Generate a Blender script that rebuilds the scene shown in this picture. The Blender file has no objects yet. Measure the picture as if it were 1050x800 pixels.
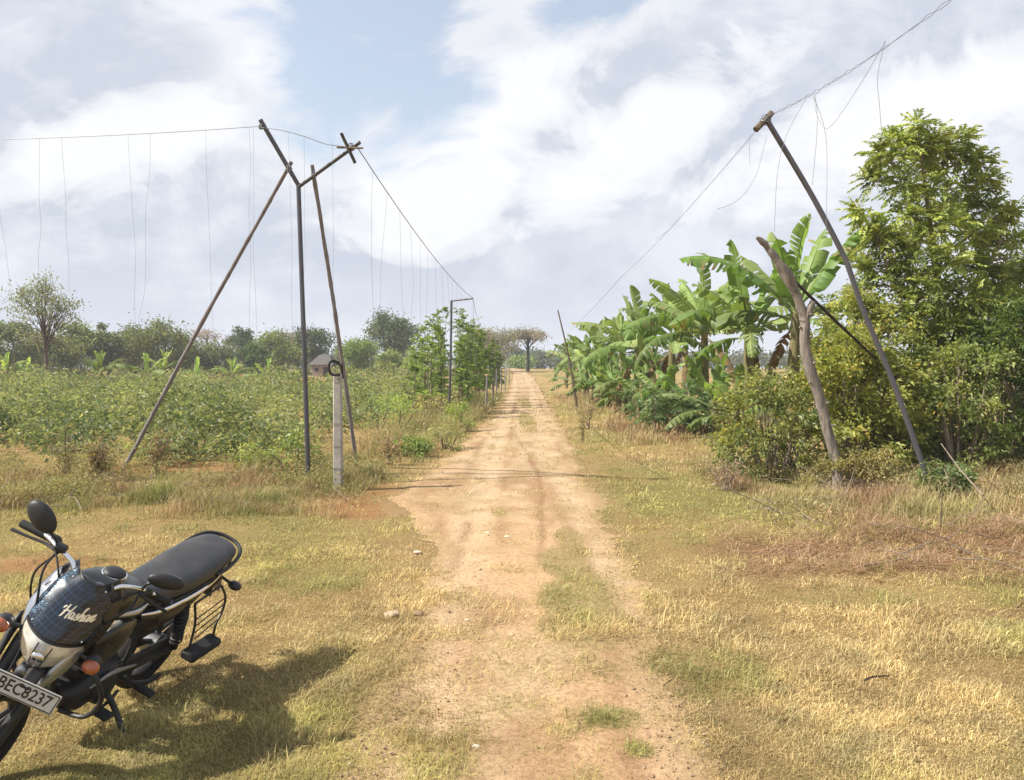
import bpy, math
import numpy as np
from mathutils import Vector, Matrix
rng = np.random.default_rng(7)
R = math.radians
scene = bpy.context.scene
COL = scene.collection

# ------------------------------------------------------------------ camera model (photo 1050x800)
FPX, HOR, CAMH = 770.0, 378.0, 1.9
TH = math.atan((400 - HOR) / FPX)
CT, ST = math.cos(TH), math.sin(TH)

def ray(px, py):
    dx = (px - 525.0) / FPX
    dy = (400.0 - py) / FPX
    return np.array([dx, CT + ST * dy, -ST + CT * dy])

def at(px, py, Y):
    d = ray(px, py)
    return np.array([0, 0, CAMH]) + d * (Y / d[1])

def gp(px, py, z=0.0):
    d = ray(px, py)
    return np.array([0, 0, CAMH]) + d * ((z - CAMH) / d[2])

# ------------------------------------------------------------------ noise
_PERM = np.random.default_rng(3).random((256, 256))
def vnoise(x, y):
    x = np.asarray(x, float); y = np.asarray(y, float)
    xi = np.floor(x).astype(int); yi = np.floor(y).astype(int)
    fx = x - xi; fy = y - yi
    fx = fx * fx * (3 - 2 * fx); fy = fy * fy * (3 - 2 * fy)
    g = lambda a, b: _PERM[a & 255, b & 255]
    return (g(xi, yi) * (1 - fx) + g(xi + 1, yi) * fx) * (1 - fy) + (g(xi, yi + 1) * (1 - fx) + g(xi + 1, yi + 1) * fx) * fy

def fbm(x, y, octs=4):
    s = 0; a = .5; t = 0
    for k in range(octs):
        s = s + a * vnoise(x * 2 ** k + 17.3 * k, y * 2 ** k + 9.1 * k); t += a; a *= .5
    return s / t

def sst(a, b, x):
    t = np.clip((x - a) / (b - a), 0, 1)
    return t * t * (3 - 2 * t)

# ------------------------------------------------------------------ terrain
_tab = [(815, 322, 775), (760, 352, 735), (700, 398, 705), (650, 424, 668), (600, 440, 648), (560, 440, 632), (530, 424, 620),
        (512, 398, 612), (500, 415, 605), (470, 460, 593), (450, 482, 584), (430, 503, 572), (415, 514, 563), (404, 521, 556)]
_e = [(gp(0, p)[1], gp(a, p)[0], gp(b, p)[0]) for p, a, b in _tab]
for Y, a, b in ((75, 524, 552), (95, 526, 547), (120, 527, 541), (150, 521, 533), (190, 512, 522), (300, 495, 502)):
    _e.append((Y, (a - 525) / FPX * Y, (b - 525) / FPX * Y))
_e = np.array(_e)
_e = np.vstack([[[-60, -1.2, 1.6], [1.5, -.75, .95]], _e])
def redge(y):
    return np.interp(y, _e[:, 0], _e[:, 1]), np.interp(y, _e[:, 0], _e[:, 2])

def rdist(x, y):          # metres outside the track edge (negative inside)
    l, r = redge(y)
    return np.maximum(l - x, x - r)

def hgt(x, y):
    x = np.asarray(x, float); y = np.asarray(y, float)
    out = sst(.1, 1.2, rdist(x, y))
    near = .10 * (fbm(x * .55, y * .55, 3) - .45) + .035 * (vnoise(x * 2.1, y * 2.1) - .5)
    bump = out * near * sst(90, 40, y)
    bank = .07 * sst(3.0, 6.0, x) * sst(3, 7, y) * sst(40, 20, y) * sst(14, 8, x)
    rise = 1.75 * sst(45, 170, y) + .0 * x
    roll = .5 * sst(90, 200, y) * (fbm(x * .012, y * .012, 2) - .5)
    return np.where(rdist(x, y) < 0.1, 0, bump) + bank + rise + roll

# ------------------------------------------------------------------ mesh helpers
class MB:
    def __init__(s): s.v = []; s.f = []; s.n = 0
    def add(s, v, f):
        v = np.asarray(v, float); k = s.n
        s.v.append(v); s.n += len(v)
        for q in f: s.f.append(tuple(int(i) + k for i in q))
        return s
    def mapv(s, fn):
        s.v = [fn(v) for v in s.v]; return s
    def build(s, name, mat, parent=None, smooth=True, sharp=40):
        me = bpy.data.meshes.new(name)
        me.from_pydata(np.vstack(s.v).tolist(), [], s.f)
        me.materials.append(mat)
        fix_normals(me)
        me.polygons.foreach_set('use_smooth', [smooth] * len(me.polygons))
        if smooth and sharp: me.set_sharp_from_angle(angle=R(sharp))
        me.update()
        return link(name, me, parent)

def fix_normals(me):
    import bmesh
    bm = bmesh.new(); bm.from_mesh(me)
    bmesh.ops.recalc_face_normals(bm, faces=bm.faces)
    bm.to_mesh(me); bm.free()

def link(name, me, parent=None):
    o = bpy.data.objects.new(name, me); COL.objects.link(o)
    if parent is not None: o.parent = parent
    return o

def big(name, v, tris=None, quads=None, mat=None, col=None, parent=None, smooth=False):
    """fast numpy mesh; col = per-vertex rgb"""
    me = bpy.data.meshes.new(name)
    v = np.asarray(v, np.float32)
    me.vertices.add(len(v)); me.vertices.foreach_set('co', v.ravel())
    parts, tot = [], []
    if quads is not None and len(quads): parts.append(np.asarray(quads, np.int32).ravel()); tot.append(np.full(len(quads), 4, np.int32))
    if tris is not None and len(tris): parts.append(np.asarray(tris, np.int32).ravel()); tot.append(np.full(len(tris), 3, np.int32))
    li = np.concatenate(parts); tt = np.concatenate(tot)
    st = np.concatenate([[0], np.cumsum(tt)[:-1]]).astype(np.int32)
    me.loops.add(len(li)); me.loops.foreach_set('vertex_index', li)
    me.polygons.add(len(tt)); me.polygons.foreach_set('loop_start', st)
    me.polygons.foreach_set('use_smooth', np.full(len(tt), smooth, bool))
    if col is not None:
        a = me.color_attributes.new('col', 'FLOAT_COLOR', 'POINT')
        c = np.ones((len(v), 4), np.float32); c[:, :3] = np.clip(col, 0, 1)
        a.data.foreach_set('color', c.ravel())
    if mat: me.materials.append(mat)
    me.update(calc_edges=True); me.validate()
    return link(name, me, parent)

def tag(o, label=None, cat=None, group=None, kind=None):
    if label: o['label'] = label
    if cat: o['category'] = cat
    if group: o['group'] = group
    if kind: o['kind'] = kind
    return o

def empty(name, loc, label=None, cat=None, group=None):
    o = bpy.data.objects.new(name, None); COL.objects.link(o)
    o.location = [float(t) for t in loc]; o.empty_display_size = .1
    return tag(o, label, cat, group)

def norm(a): return a / np.maximum(np.linalg.norm(a, axis=-1, keepdims=True), 1e-9)

def tube(pts, rad, seg=8, cap=True):
    P = np.asarray(pts, float); n = len(P)
    r = np.full(n, rad, float) if np.isscalar(rad) else np.interp(np.linspace(0, 1, n), np.linspace(0, 1, len(rad)), rad)
    T = norm(np.gradient(P, axis=0))
    u = np.cross(T[0], [0, 0, 1.])
    if np.linalg.norm(u) < .1: u = np.cross(T[0], [1., 0, 0])
    u /= np.linalg.norm(u)
    V = []; ang = np.arange(seg) * 2 * np.pi / seg
    for i in range(n):
        u = u - T[i] * np.dot(u, T[i]); u /= np.linalg.norm(u)
        w = np.cross(T[i], u)
        V.append(P[i] + r[i] * (np.cos(ang)[:, None] * u + np.sin(ang)[:, None] * w))
    f = [(i * seg + j, i * seg + (j + 1) % seg, (i + 1) * seg + (j + 1) % seg, (i + 1) * seg + j) for i in range(n - 1) for j in range(seg)]
    if cap:
        f.append(tuple(range(seg))[::-1]); f.append(tuple((n - 1) * seg + j for j in range(seg)))
    return np.vstack(V), f

def smooth_path(pts, n=16):
    """Catmull-Rom through pts"""
    P = np.asarray(pts, float); m = len(P)
    Q = np.vstack([2 * P[0] - P[1], P, 2 * P[-1] - P[-2]])
    out = []
    for t in np.linspace(0, m - 1 - 1e-9, n):
        i = int(t); a = t - i
        p0, p1, p2, p3 = Q[i:i + 4]
        out.append(.5 * (2 * p1 + (p2 - p0) * a + (2 * p0 - 5 * p1 + 4 * p2 - p3) * a * a + (3 * p1 - p0 - 3 * p2 + p3) * a ** 3))
    return np.array(out)

def box(c, s, bev=.0, rot=None):
    """box with bevelled edges, centre c, full size s"""
    hx, hy, hz = np.array(s) / 2.; b = min(bev, hx * .95, hy * .95, hz * .95)
    if b <= 0:
        v = np.array([(x, y, z) for x in (-hx, hx) for y in (-hy, hy) for z in (-hz, hz)])
        f = [(0, 1, 3, 2), (4, 6, 7, 5), (0, 4, 5, 1), (2, 3, 7, 6), (0, 2, 6, 4), (1, 5, 7, 3)]
    else:
        v = []; 
        for x in (-1, 1):
            for y in (-1, 1):
                for z in (-1, 1):
                    v += [(x * hx, y * (hy - b), z * (hz - b)), (x * (hx - b), y * hy, z * (hz - b)), (x * (hx - b), y * (hy - b), z * hz)]
        v = np.array(v)
        I = lambda x, y, z, k: (x * 4 + y * 2 + z) * 3 + k
        f = []
        for s_ in (0, 1):
            f.append((I(s_, 0, 0, 0), I(s_, 1, 0, 0), I(s_, 1, 1, 0), I(s_, 0, 1, 0)))
            f.append((I(0, s_, 0, 1), I(1, s_, 0, 1), I(1, s_, 1, 1), I(0, s_, 1, 1)))
            f.append((I(0, 0, s_, 2), I(1, 0, s_, 2), I(1, 1, s_, 2), I(0, 1, s_, 2)))
        for a in (0, 1):
            for c_ in (0, 1):
                f.append((I(a, c_, 0, 0), I(a, c_, 1, 0), I(a, c_, 1, 1), I(a, c_, 0, 1)))
                f.append((I(a, 0, c_, 0), I(a, 1, c_, 0), I(a, 1, c_, 2), I(a, 0, c_, 2)))
                f.append((I(0, a, c_, 1), I(1, a, c_, 1), I(1, a, c_, 2), I(0, a, c_, 2)))
                for d in (0, 1): f.append((I(a, c_, d, 0), I(a, c_, d, 1), I(a, c_, d, 2)))
    if rot is not None: v = v @ np.array(rot).T
    return v + np.array(c), f

def rotm(axis, ang):
    return np.array(Matrix.Rotation(ang, 3, axis))

def loft(secs, seg=24, axis='x'):
    """secs: (x, yc, zc, ry, rz, p [,p_bottom]) superellipse sections in planes of constant x"""
    V = []; t = np.arange(seg) * 2 * np.pi / seg
    for q in secs:
        x, yc, zc, ry, rz, p = q[:6]
        c, s = np.cos(t), np.sin(t)
        V.append(np.stack([np.full(seg, x), yc + ry * np.sign(c) * np.abs(c) ** (2 / p), zc + rz * np.sign(s) * np.abs(s) ** (2 / p)], 1))
    n = len(secs)
    f = [(i * seg + j, i * seg + (j + 1) % seg, (i + 1) * seg + (j + 1) % seg, (i + 1) * seg + j) for i in range(n - 1) for j in range(seg)]
    f.append(tuple(range(seg))[::-1]); f.append(tuple((n - 1) * seg + j for j in range(seg)))
    return np.vstack(V), f

def loft_s(secs, n=20, seg=28):
    """loft with smooth interpolation of the section table"""
    S = np.array(secs, float)
    t = np.linspace(0, len(S) - 1, n)
    return loft([tuple(r) for r in smooth_path(S, n)], seg)

def ellipsoid(c, r, nu=18, nv=10, rot=None):
    V = []; f = []
    for i in range(nv + 1):
        a = -np.pi / 2 + np.pi * i / nv
        for j in range(nu):
            b = 2 * np.pi * j / nu
            V.append((math.cos(a) * math.cos(b) * r[0], math.cos(a) * math.sin(b) * r[1], math.sin(a) * r[2]))
    for i in range(nv):
        for j in range(nu):
            f.append((i * nu + j, i * nu + (j + 1) % nu, (i + 1) * nu + (j + 1) % nu, (i + 1) * nu + j))
    V = np.array(V)
    if rot is not None: V = V @ np.array(rot).T
    return V + np.array(c), f

def lathe_y(c, prof, seg=40, closed=True):
    """revolve (radius, y) profile about the Y axis through c"""
    c = np.array(c, float); V = []; n = len(prof)
    for j in range(seg):
        a = 2 * np.pi * j / seg
        for r, y in prof: V.append((c[0] + r * math.cos(a), c[1] + y, c[2] + r * math.sin(a)))
    f = []
    m = n if closed else n - 1
    for j in range(seg):
        for i in range(m):
            f.append((j * n + i, j * n + (i + 1) % n, ((j + 1) % seg) * n + (i + 1) % n, ((j + 1) % seg) * n + i))
    return np.array(V), f

# ------------------------------------------------------------------ materials
class NT:
    def __init__(s, name):
        s.m = bpy.data.materials.new(name); s.m.use_nodes = True
        s.t = s.m.node_tree; s.n = s.t.nodes; s.l = s.t.links
        s.bsdf = s.n['Principled BSDF']; s.out = s.n['Material Output']
    def node(s, typ, ins=None, **kw):
        d = s.n.new(typ)
        for k, v in kw.items(): setattr(d, k, v)
        for k, v in (ins or {}).items():
            if isinstance(v, bpy.types.NodeSocket): s.l.new(v, d.inputs[k])
            else: d.inputs[k].default_value = v
        return d
    def ramp(s, fac, stops):
        d = s.n.new('ShaderNodeValToRGB'); s.l.new(fac, d.inputs[0])
        e = d.color_ramp.elements
        while len(e) < len(stops): e.new(.5)
        for k, (p, c) in zip(e, stops):
            k.position = p; k.color = (c, c, c, 1) if np.isscalar(c) else (*c, 1)
        return d.outputs[0]
    def noise(s, scale, detail=4, vec=None, rough=.55, dist=0):
        d = s.node('ShaderNodeTexNoise', {'Scale': scale, 'Detail': detail, 'Roughness': rough, 'Distortion': dist})
        s.l.new(vec if vec is not None else s.obj(), d.inputs['Vector']); return d.outputs[0]
    def obj(s):
        if not hasattr(s, '_c'): s._c = s.n.new('ShaderNodeTexCoord')
        return s._c.outputs['Object']
    def mix(s, f, a, b, mode='MIX'):
        d = s.node('ShaderNodeMix', data_type='RGBA', blend_type=mode)
        for i, v in ((0, f), (6, a), (7, b)):
            if isinstance(v, bpy.types.NodeSocket): s.l.new(v, d.inputs[i])
            else: d.inputs[i].default_value = v if i == 0 else (*v[:3], 1)
        return d.outputs[2]
    def math(s, op, a, b=0.0):
        d = s.n.new('ShaderNodeMath'); d.operation = op
        for i, v in ((0, a), (1, b)):
            if isinstance(v, bpy.types.NodeSocket): s.l.new(v, d.inputs[i])
            else: d.inputs[i].default_value = v
        return d.outputs[0]
    def set(s, **kw):
        for k, v in kw.items():
            k = k.replace('_', ' ')
            if isinstance(v, bpy.types.NodeSocket): s.l.new(v, s.bsdf.inputs[k])
            else: s.bsdf.inputs[k].default_value = (*v, 1) if isinstance(v, tuple) else v
        return s
    def bump(s, h, strength=.3, dist=.01):
        d = s.node('ShaderNodeBump', {'Strength': strength, 'Distance': dist, 'Height': h})
        s.l.new(d.outputs[0], s.bsdf.inputs['Normal']); return s

def simple(name, c, rough=.5, metal=0., spec=.5, coat=0., var=.15, scale=30, bump=0., bd=.002):
    t = NT(name)
    n = t.noise(scale, 5)
    lo = tuple(x * (1 - var) for x in c); hi = tuple(min(1, x * (1 + var)) for x in c)
    t.set(Base_Color=t.ramp(n, [(.3, lo), (.7, hi)]), Roughness=t.ramp(n, [(.3, max(0, rough - .08)), (.7, min(1, rough + .08))]), Metallic=metal, Specular_IOR_Level=spec, Coat_Weight=coat)
    if bump: t.bump(n, bump, bd)
    return t.m

def leaf_mat(name, trans=.4, rough=.45, spec=.35, warm=(1.15, 1.1, .55)):
    t = NT(name)
    a = t.node('ShaderNodeAttribute', attribute_name='col').outputs['Color']
    if name in ('green_leaf', 'banana_leaf', 'dull_leaf'): a = t.mix(1., a, (1.06, .98, 1.18), 'MULTIPLY')
    t.set(Base_Color=a, Roughness=rough, Specular_IOR_Level=spec)
    tc = t.mix(1., a, warm, 'MULTIPLY')
    tc2 = t.mix(1., tc, (1.5, 1.5, 1.5), 'MULTIPLY')
    tr = t.node('ShaderNodeBsdfTranslucent', {'Color': tc2})
    mx = t.node('ShaderNodeMixShader', {'Fac': trans})
    t.l.new(t.bsdf.outputs[0], mx.inputs[1]); t.l.new(tr.outputs[0], mx.inputs[2])
    t.l.new(mx.outputs[0], t.out.inputs[0])
    return t.m

M = {}
M['leaf'] = leaf_mat('green_leaf')
M['leaf_dull'] = leaf_mat('dull_leaf', .25, .6, .2)
M['banana'] = leaf_mat('banana_leaf', .34, .5, .3, (1.1, 1.15, .5))
M['grass'] = leaf_mat('grass_blade', .3, .65, .2, (1.05, 1., .8))

def bark(name, c1, c2, sx=1, sz=.25, bump=.6):
    t = NT(name)
    mp = t.node('ShaderNodeMapping', {'Vector': t.obj(), 'Scale': (sx, sx, sz)}).outputs[0]
    n = t.noise(22, 8, mp, .65, .6); n2 = t.noise(4, 3, t.obj())
    c = t.ramp(n, [(.32, c1), (.68, c2)])
    c = t.mix(t.math('MULTIPLY', t.ramp(n2, [(.4, 0), (.65, 1)]), .5), c, tuple(x * .55 for x in c2))
    t.set(Base_Color=c, Roughness=.85, Specular_IOR_Level=.2); t.bump(n, bump, .02)
    return t.m
M['bark'] = bark('grey_brown_bark', (.07, .05, .035), (.2, .155, .11))
M['bark_pale'] = bark('pale_bark', (.13, .1, .075), (.32, .26, .2))
M['deadwood'] = bark('dead_wood', (.07, .06, .052), (.31, .265, .23), 1, .14, 1.)
M['bark_black'] = bark('dark_wood', (.02, .016, .013), (.07, .055, .045))
M['stem'] = bark('banana_stem', (.10, .075, .04), (.22, .2, .09), 1, .1, .4)
M['dry'] = leaf_mat('dry_leaf', .15, .75, .1, (1.05, 1., .85))
# painted steel with rust
def steel(name, c, rustc, amount=.55, rough=.45):
    t = NT(name)
    n = t.noise(9, 8, None, .7); n2 = t.noise(60, 3)
    f = t.ramp(n, [(amount - .04, 0), (amount + .1, 1)])
    base = t.ramp(n2, [(.3, tuple(x * .8 for x in c)), (.7, tuple(x * 1.15 for x in c))])
    t.set(Base_Color=t.mix(f, base, rustc), Roughness=t.ramp(f, [(0, rough), (1, .85)]), Metallic=t.ramp(f, [(0, .35), (1, 0.)]))
    t.bump(n2, .15, .002)
    return t.m
M['pole_dark'] = steel('dark_steel', (.085, .085, .10), (.07, .045, .035), .58)
M['pole_grey'] = steel('galvanised_steel', (.11, .11, .13), (.08, .06, .05), .62)
M['wire'] = simple('wire_steel', (.20, .20, .215), .5, .4)
M['bamboo'] = bark('weathered_pole_wood', (.15, .135, .135), (.29, .265, .265), 1, .08, .3)
t = NT('concrete'); n = t.noise(14, 8, None, .7); n2 = t.noise(90, 3); n3 = t.noise(3, 3)
t.set(Base_Color=t.mix(t.ramp(n3, [(.4, 0), (.7, .6)]), t.ramp(n, [(.3, (.3, .28, .255)), (.7, (.47, .445, .41))]), (.2, .18, .155)), Roughness=.9); t.bump(n2, .4, .004); M['concrete'] = t.m
M['rubber'] = simple('black_rubber', (.018, .018, .019), .75, 0, .3, bump=.1)
# ------------------------------------------------------------------ camera, sun, sky
cd = bpy.data.cameras.new('camera'); cam = bpy.data.objects.new('camera', cd); COL.objects.link(cam)
cd.sensor_fit = 'HORIZONTAL'; cd.sensor_width = 36; cd.lens = 36 * FPX / 1050.
cd.clip_end = 6000; cd.clip_start = .05
cam.location = (0, 0, CAMH); cam.rotation_euler = (R(90) - TH, 0, 0)
scene.camera = cam

SUN_EL, SUN_AZ = R(46), R(258)          # sun stands to the left of the track, azimuth clockwise from +Y
sd = bpy.data.lights.new('sun', 'SUN'); sd.energy = 4.8; sd.angle = R(.5); sd.color = (1, .94, .83)
sun = bpy.data.objects.new('sun', sd); COL.objects.link(sun)
sv = Vector((math.sin(SUN_AZ) * math.cos(SUN_EL), math.cos(SUN_AZ) * math.cos(SUN_EL), math.sin(SUN_EL)))
sun.rotation_euler = sv.to_track_quat('Z', 'Y').to_euler()
sun.location = sv * 50

w = bpy.data.worlds.new('World'); scene.world = w; w.use_nodes = True
class WT(NT):
    def __init__(s, w):
        s.t = w.node_tree; s.n = s.t.nodes; s.l = s.t.links
t = WT(w)
bg = t.n['Background']
sky = t.node('ShaderNodeTexSky', sky_type='NISHITA', sun_disc=False, sun_elevation=SUN_EL, sun_rotation=SUN_AZ, dust_density=1.6, air_density=1.2, altitude=50)
tc = t.n.new('ShaderNodeTexCoord')
sp = t.node('ShaderNodeSeparateXYZ', {0: tc.outputs['Generated']})
ay = t.math('ADD', t.math('ABSOLUTE', sp.outputs[1]), .06)
u = t.math('DIVIDE', sp.outputs[0], ay); v = t.math('DIVIDE', sp.outputs[2], ay)
cv = t.node('ShaderNodeCombineXYZ', {0: u, 1: v, 2: sp.outputs[1]}).outputs[0]
def wn(scale, detail=6, rough=.55, dist=.3, off=(0, 0, 0), sc=(1, 1.5, .1)):
    mp = t.node('ShaderNodeMapping', {'Vector': cv, 'Location': off, 'Scale': sc}).outputs[0]
    return t.noise(scale, detail, mp, rough, dist)
n1 = wn(3.2, 9, .56, .25, (3.1, 1.7, 0)); n2 = wn(9, 8, .6, .2, (1, 5, 0)); n3 = wn(1.6, 4, .5, .2, (7.3, 2.2, 0))
n4 = wn(24, 6, .6, .1, (2, 9, 0))
nz = t.math('ADD', t.math('ADD', t.math('MULTIPLY', t.math('SUBTRACT', n1, .5), 1.5), t.math('MULTIPLY', t.math('SUBTRACT', n2, .5), 1.0)), t.math('MULTIPLY', t.math('SUBTRACT', n4, .5), .3))
def blob(u0, v0, ru, rv, rot=0.):
    """signed falloff 1 at the centre .. negative outside, in direction space"""
    du = t.math('SUBTRACT', u, u0); dv = t.math('SUBTRACT', v, v0)
    c, s = math.cos(rot), math.sin(rot)
    a = t.math('DIVIDE', t.math('ADD', t.math('MULTIPLY', du, c), t.math('MULTIPLY', dv, s)), ru)
    b = t.math('DIVIDE', t.math('SUBTRACT', t.math('MULTIPLY', dv, c), t.math('MULTIPLY', du, s)), rv)
    return t.math('SUBTRACT', 1., t.math('SQRT', t.math('ADD', t.math('MULTIPLY', a, a), t.math('MULTIPLY', b, b))))
def px(x, y): return (x - 525) / FPX, (HOR - y) / FPX
def soft(x, a, b): return t.ramp(x, [(max(0, min(1, .5 + a * .5)), 0), (max(0, min(1, .5 + b * .5)), 1)])
def soft_noise(bl, k, a, b):
    x = t.math('ADD', bl, t.math('MULTIPLY', nz, k))
    return soft(t.math('ADD', t.math('MULTIPLY', x, .5), .5), a, b)
# blue openings
b1 = t.math('MAXIMUM', blob(*px(395, 35), .16, .15, .25), blob(*px(350, 100), .10, .09, 1.2))
b1 = t.math('MAXIMUM', b1, blob(*px(430, 105), .10, .085, .8))
n5 = wn(5.5, 12, .62, 1.0, (4, 1, 0)); 
edge_n = t.math('ADD', t.math('MULTIPLY', t.math('SUBTRACT', n5, .5), 2.6), t.math('MULTIPLY', t.math('SUBTRACT', n2, .5), .9))
b2 = t.math('MAXIMUM', t.math('SUBTRACT', b1, .02), t.math('SUBTRACT', blob(*px(610, 22), .15, .045, .5), .12))
bd = t.math('ADD', t.math('MULTIPLY', t.math('ADD', b2, edge_n), .5), .5)           # above one half: open sky
blue = t.math('MULTIPLY', t.ramp(bd, [(.44, 0), (.72, 1)]), .95)
rim = t.ramp(bd, [(.02, 0), (.36, 1), (.5, 1), (.66, .5)])
# bright cumulus edges
w1 = t.math('MAXIMUM', blob(*px(525, 120), .15, .065, .75), blob(*px(455, 205), .13, .09, .4))
w1 = t.math('MAXIMUM', w1, blob(*px(300, 95), .07, .05, -.9))
w1 = t.math('MAXIMUM', w1, blob(*px(640, 165), .2, .06, .55))
w1 = t.math('MAXIMUM', w1, blob(*px(150, 160), .2, .05, .3))
w1 = t.math('MAXIMUM', w1, blob(*px(900, 140), .25, .06, .3))
wd_ = t.math('ADD', t.math('MULTIPLY', t.math('ADD', w1, t.math('MULTIPLY', edge_n, .95)), .5), .5)
white = t.math('MAXIMUM', t.ramp(wd_, [(.42, 0), (.53, .55), (.72, 1)]), t.math('MULTIPLY', rim, .62))
K = 10.0                                           # cloud radiance is written for Background strength 0.1
grey = (.35 * K, .376 * K, .432 * K); pale = (.455 * K, .474 * K, .515 * K); wht = (.55 * K, .552 * K, .563 * K)
dk = (.34 * K, .366 * K, .425 * K)
cl = t.mix(t.ramp(t.math('ADD', t.math('ADD', n1, t.math('MULTIPLY', t.math('SUBTRACT', n5, .5), .55)), t.math('ADD', t.math('MULTIPLY', t.math('SUBTRACT', n2, .5), .5), t.math('MULTIPLY', t.math('SUBTRACT', n4, .5), .3))), [(.38, 0), (.62, 1)]), grey, pale)
cl = t.mix(t.math('MULTIPLY', t.ramp(n3, [(.45, 0), (.68, 1)]), .6), cl, dk)
cl = t.mix(t.math('MULTIPLY', white, .9), cl, wht)
hz = t.ramp(v, [(0, 1), (.14, 0)])
cl = t.mix(t.math('MULTIPLY', hz, .55), cl, (.455 * K, .474 * K, .522 * K))
nis = t.mix(1., sky.outputs[0], (1.22, 1.12, 1.04), 'MULTIPLY')
nis = t.mix(.34, nis, pale)
fin = t.mix(blue, cl, nis)
t.l.new(fin, bg.inputs[0]); bg.inputs[1].default_value = .1

scene.view_settings.view_transform = 'Standard'; scene.view_settings.look = 'None'
scene.view_settings.gamma = 1; scene.view_settings.exposure = .9
scene.cycles.use_denoising = True
scene.cycles.max_bounces = 8; scene.cycles.transparent_max_bounces = 8

# ------------------------------------------------------------------ ground
def ground_mat():
    t = NT('dry_ground')
    a = t.node('ShaderNodeAttribute', attribute_name='col').outputs['Color']
    n = t.noise(3, 6, None, .6); n2 = t.noise(45, 6, None, .7); n3 = t.noise(.35, 4)
    v = t.ramp(n2, [(.25, .62), (.75, 1.3)])
    c = t.mix(1., a, v, 'MULTIPLY')
    c = t.mix(t.math('MULTIPLY', t.ramp(n, [(.4, 0), (.7, 1)]), .5), c, t.mix(1., c, (.8, .72, .62), 'MULTIPLY'))
    t.set(Base_Color=c, Roughness=.95, Specular_IOR_Level=.1)
    nf = t.noise(150, 4, t.node('ShaderNodeMapping', {'Vector': t.obj(), 'Scale': (1, .45, 1), 'Rotation': (0, 0, .6)}).outputs[0], .7, 1.5)
    c2 = t.mix(1., c, t.ramp(nf, [(.35, (.55, .52, .48)), (.65, (1.4, 1.4, 1.3))]), 'MULTIPLY'); t.set(Base_Color=c2)
    t.bump(t.math('ADD', n2, nf), .8, .02)
    return t.m
M['ground'] = ground_mat()

SOIL = np.array([.27, .155, .082]); STRAW = np.array([.33, .235, .11]); GREENISH = np.array([.19, .18, .065]); BROWN = np.array([.25, .145, .085]); ORANGE = np.array([.33, .17, .085])
def lerp(a, b, t): return a + (b - a) * np.asarray(t)[..., None]
def straw_mask(x, y):       # flattened dead straw in front of the right-hand thicket
    m = sst(0, .5, 1.15 - np.sqrt(((x - 5.2) / 3.2) ** 2 + ((y - 7.6) / 1.5) ** 2) + .9 * (fbm(x * .9, y * .9, 3) - .5))
    m2 = sst(0, .5, 1.0 - np.sqrt(((x - 4.6) / 1.6) ** 2 + ((y - 5.6) / .45) ** 2) + .9 * (fbm(x * 1.3 + 9, y * 1.3, 3) - .5))
    return np.maximum(m, m2 * .7)
def soil_mask(x, y):        # bare soil: field strips, gaps, and the worn apron by the left verge
    m1 = sst(.1, .5, 1 - np.sqrt(((x + 2.1) / 1.5) ** 2 + ((y - 10.8) / 2.1) ** 2) + .8 * (fbm(x * .8, y * .8, 3) - .5))
    m2 = sst(44, 52, y) * sst(-1.0, -4, x) * sst(140, 90, y) * sst(.35, .55, fbm(x * .06 + 4, y * .11, 3) + .12)
    m3 = sst(0, .4, .85 - np.sqrt(((x + 6.2) / 3.2) ** 2 + ((y - 14.3) / 1.3) ** 2) + .7 * (fbm(x * .7, y * .7, 3) - .5))
    m4 = sst(.12, .5, .9 - np.sqrt(((x + 4.6) / 1.1) ** 2 + ((y - 7.2) / .5) ** 2) + .9 * (fbm(x * 1.1 + 3, y * 1.1, 3) - .5)) * .8
    return np.clip(np.maximum.reduce([m1, m2, m3, m4]), 0, 1)
def ground_col(x, y):
    n = fbm(x * .35 + 5, y * .35, 4); n2 = fbm(x * 1.3, y * 1.3 + 8, 3)
    c = lerp(STRAW, GREENISH, sst(.42, .66, n) * .8)
    c = lerp(c, SOIL * .9, sst(.56, .78, n2) * .3)
    c = lerp(c, BROWN, straw_mask(x, y) * .9)
    c = lerp(c, ORANGE, soil_mask(x, y) * .9)
    d = rdist(x, y)
    return lerp(c, np.array([.34, .235, .13]), sst(.35, -.1, d + .7 * (n2 - .5)) * .9)

def spaced(lo, hi, fine, n):
    """coordinates dense near 0"""
    k = np.linspace(-1, 1, n)
    s = np.sinh(k * 7) / np.sinh(7)
    return np.where(s < 0, -s * lo, s * hi)
gx = np.unique(np.concatenate([np.arange(-14, 14.01, .14), spaced(-3000, 3000, .2, 160)]))
gy = np.unique(np.concatenate([np.arange(1, 24, .14), np.arange(24, 90, .6), np.arange(90, 220, 3), spaced(-3000, 4000, .2, 120)]))
X, Y = np.meshgrid(gx, gy)
V = np.stack([X.ravel(), Y.ravel(), hgt(X, Y).ravel()], 1)
nx, ny = len(gx), len(gy)
I = np.arange(nx * ny).reshape(ny, nx)
Q = np.stack([I[:-1, :-1], I[:-1, 1:], I[1:, 1:], I[1:, :-1]], -1).reshape(-1, 4)
g = big('ground', V, quads=Q, mat=M['ground'], col=ground_col(V[:, 0], V[:, 1]), smooth=True)
tag(g, kind='structure')

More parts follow.
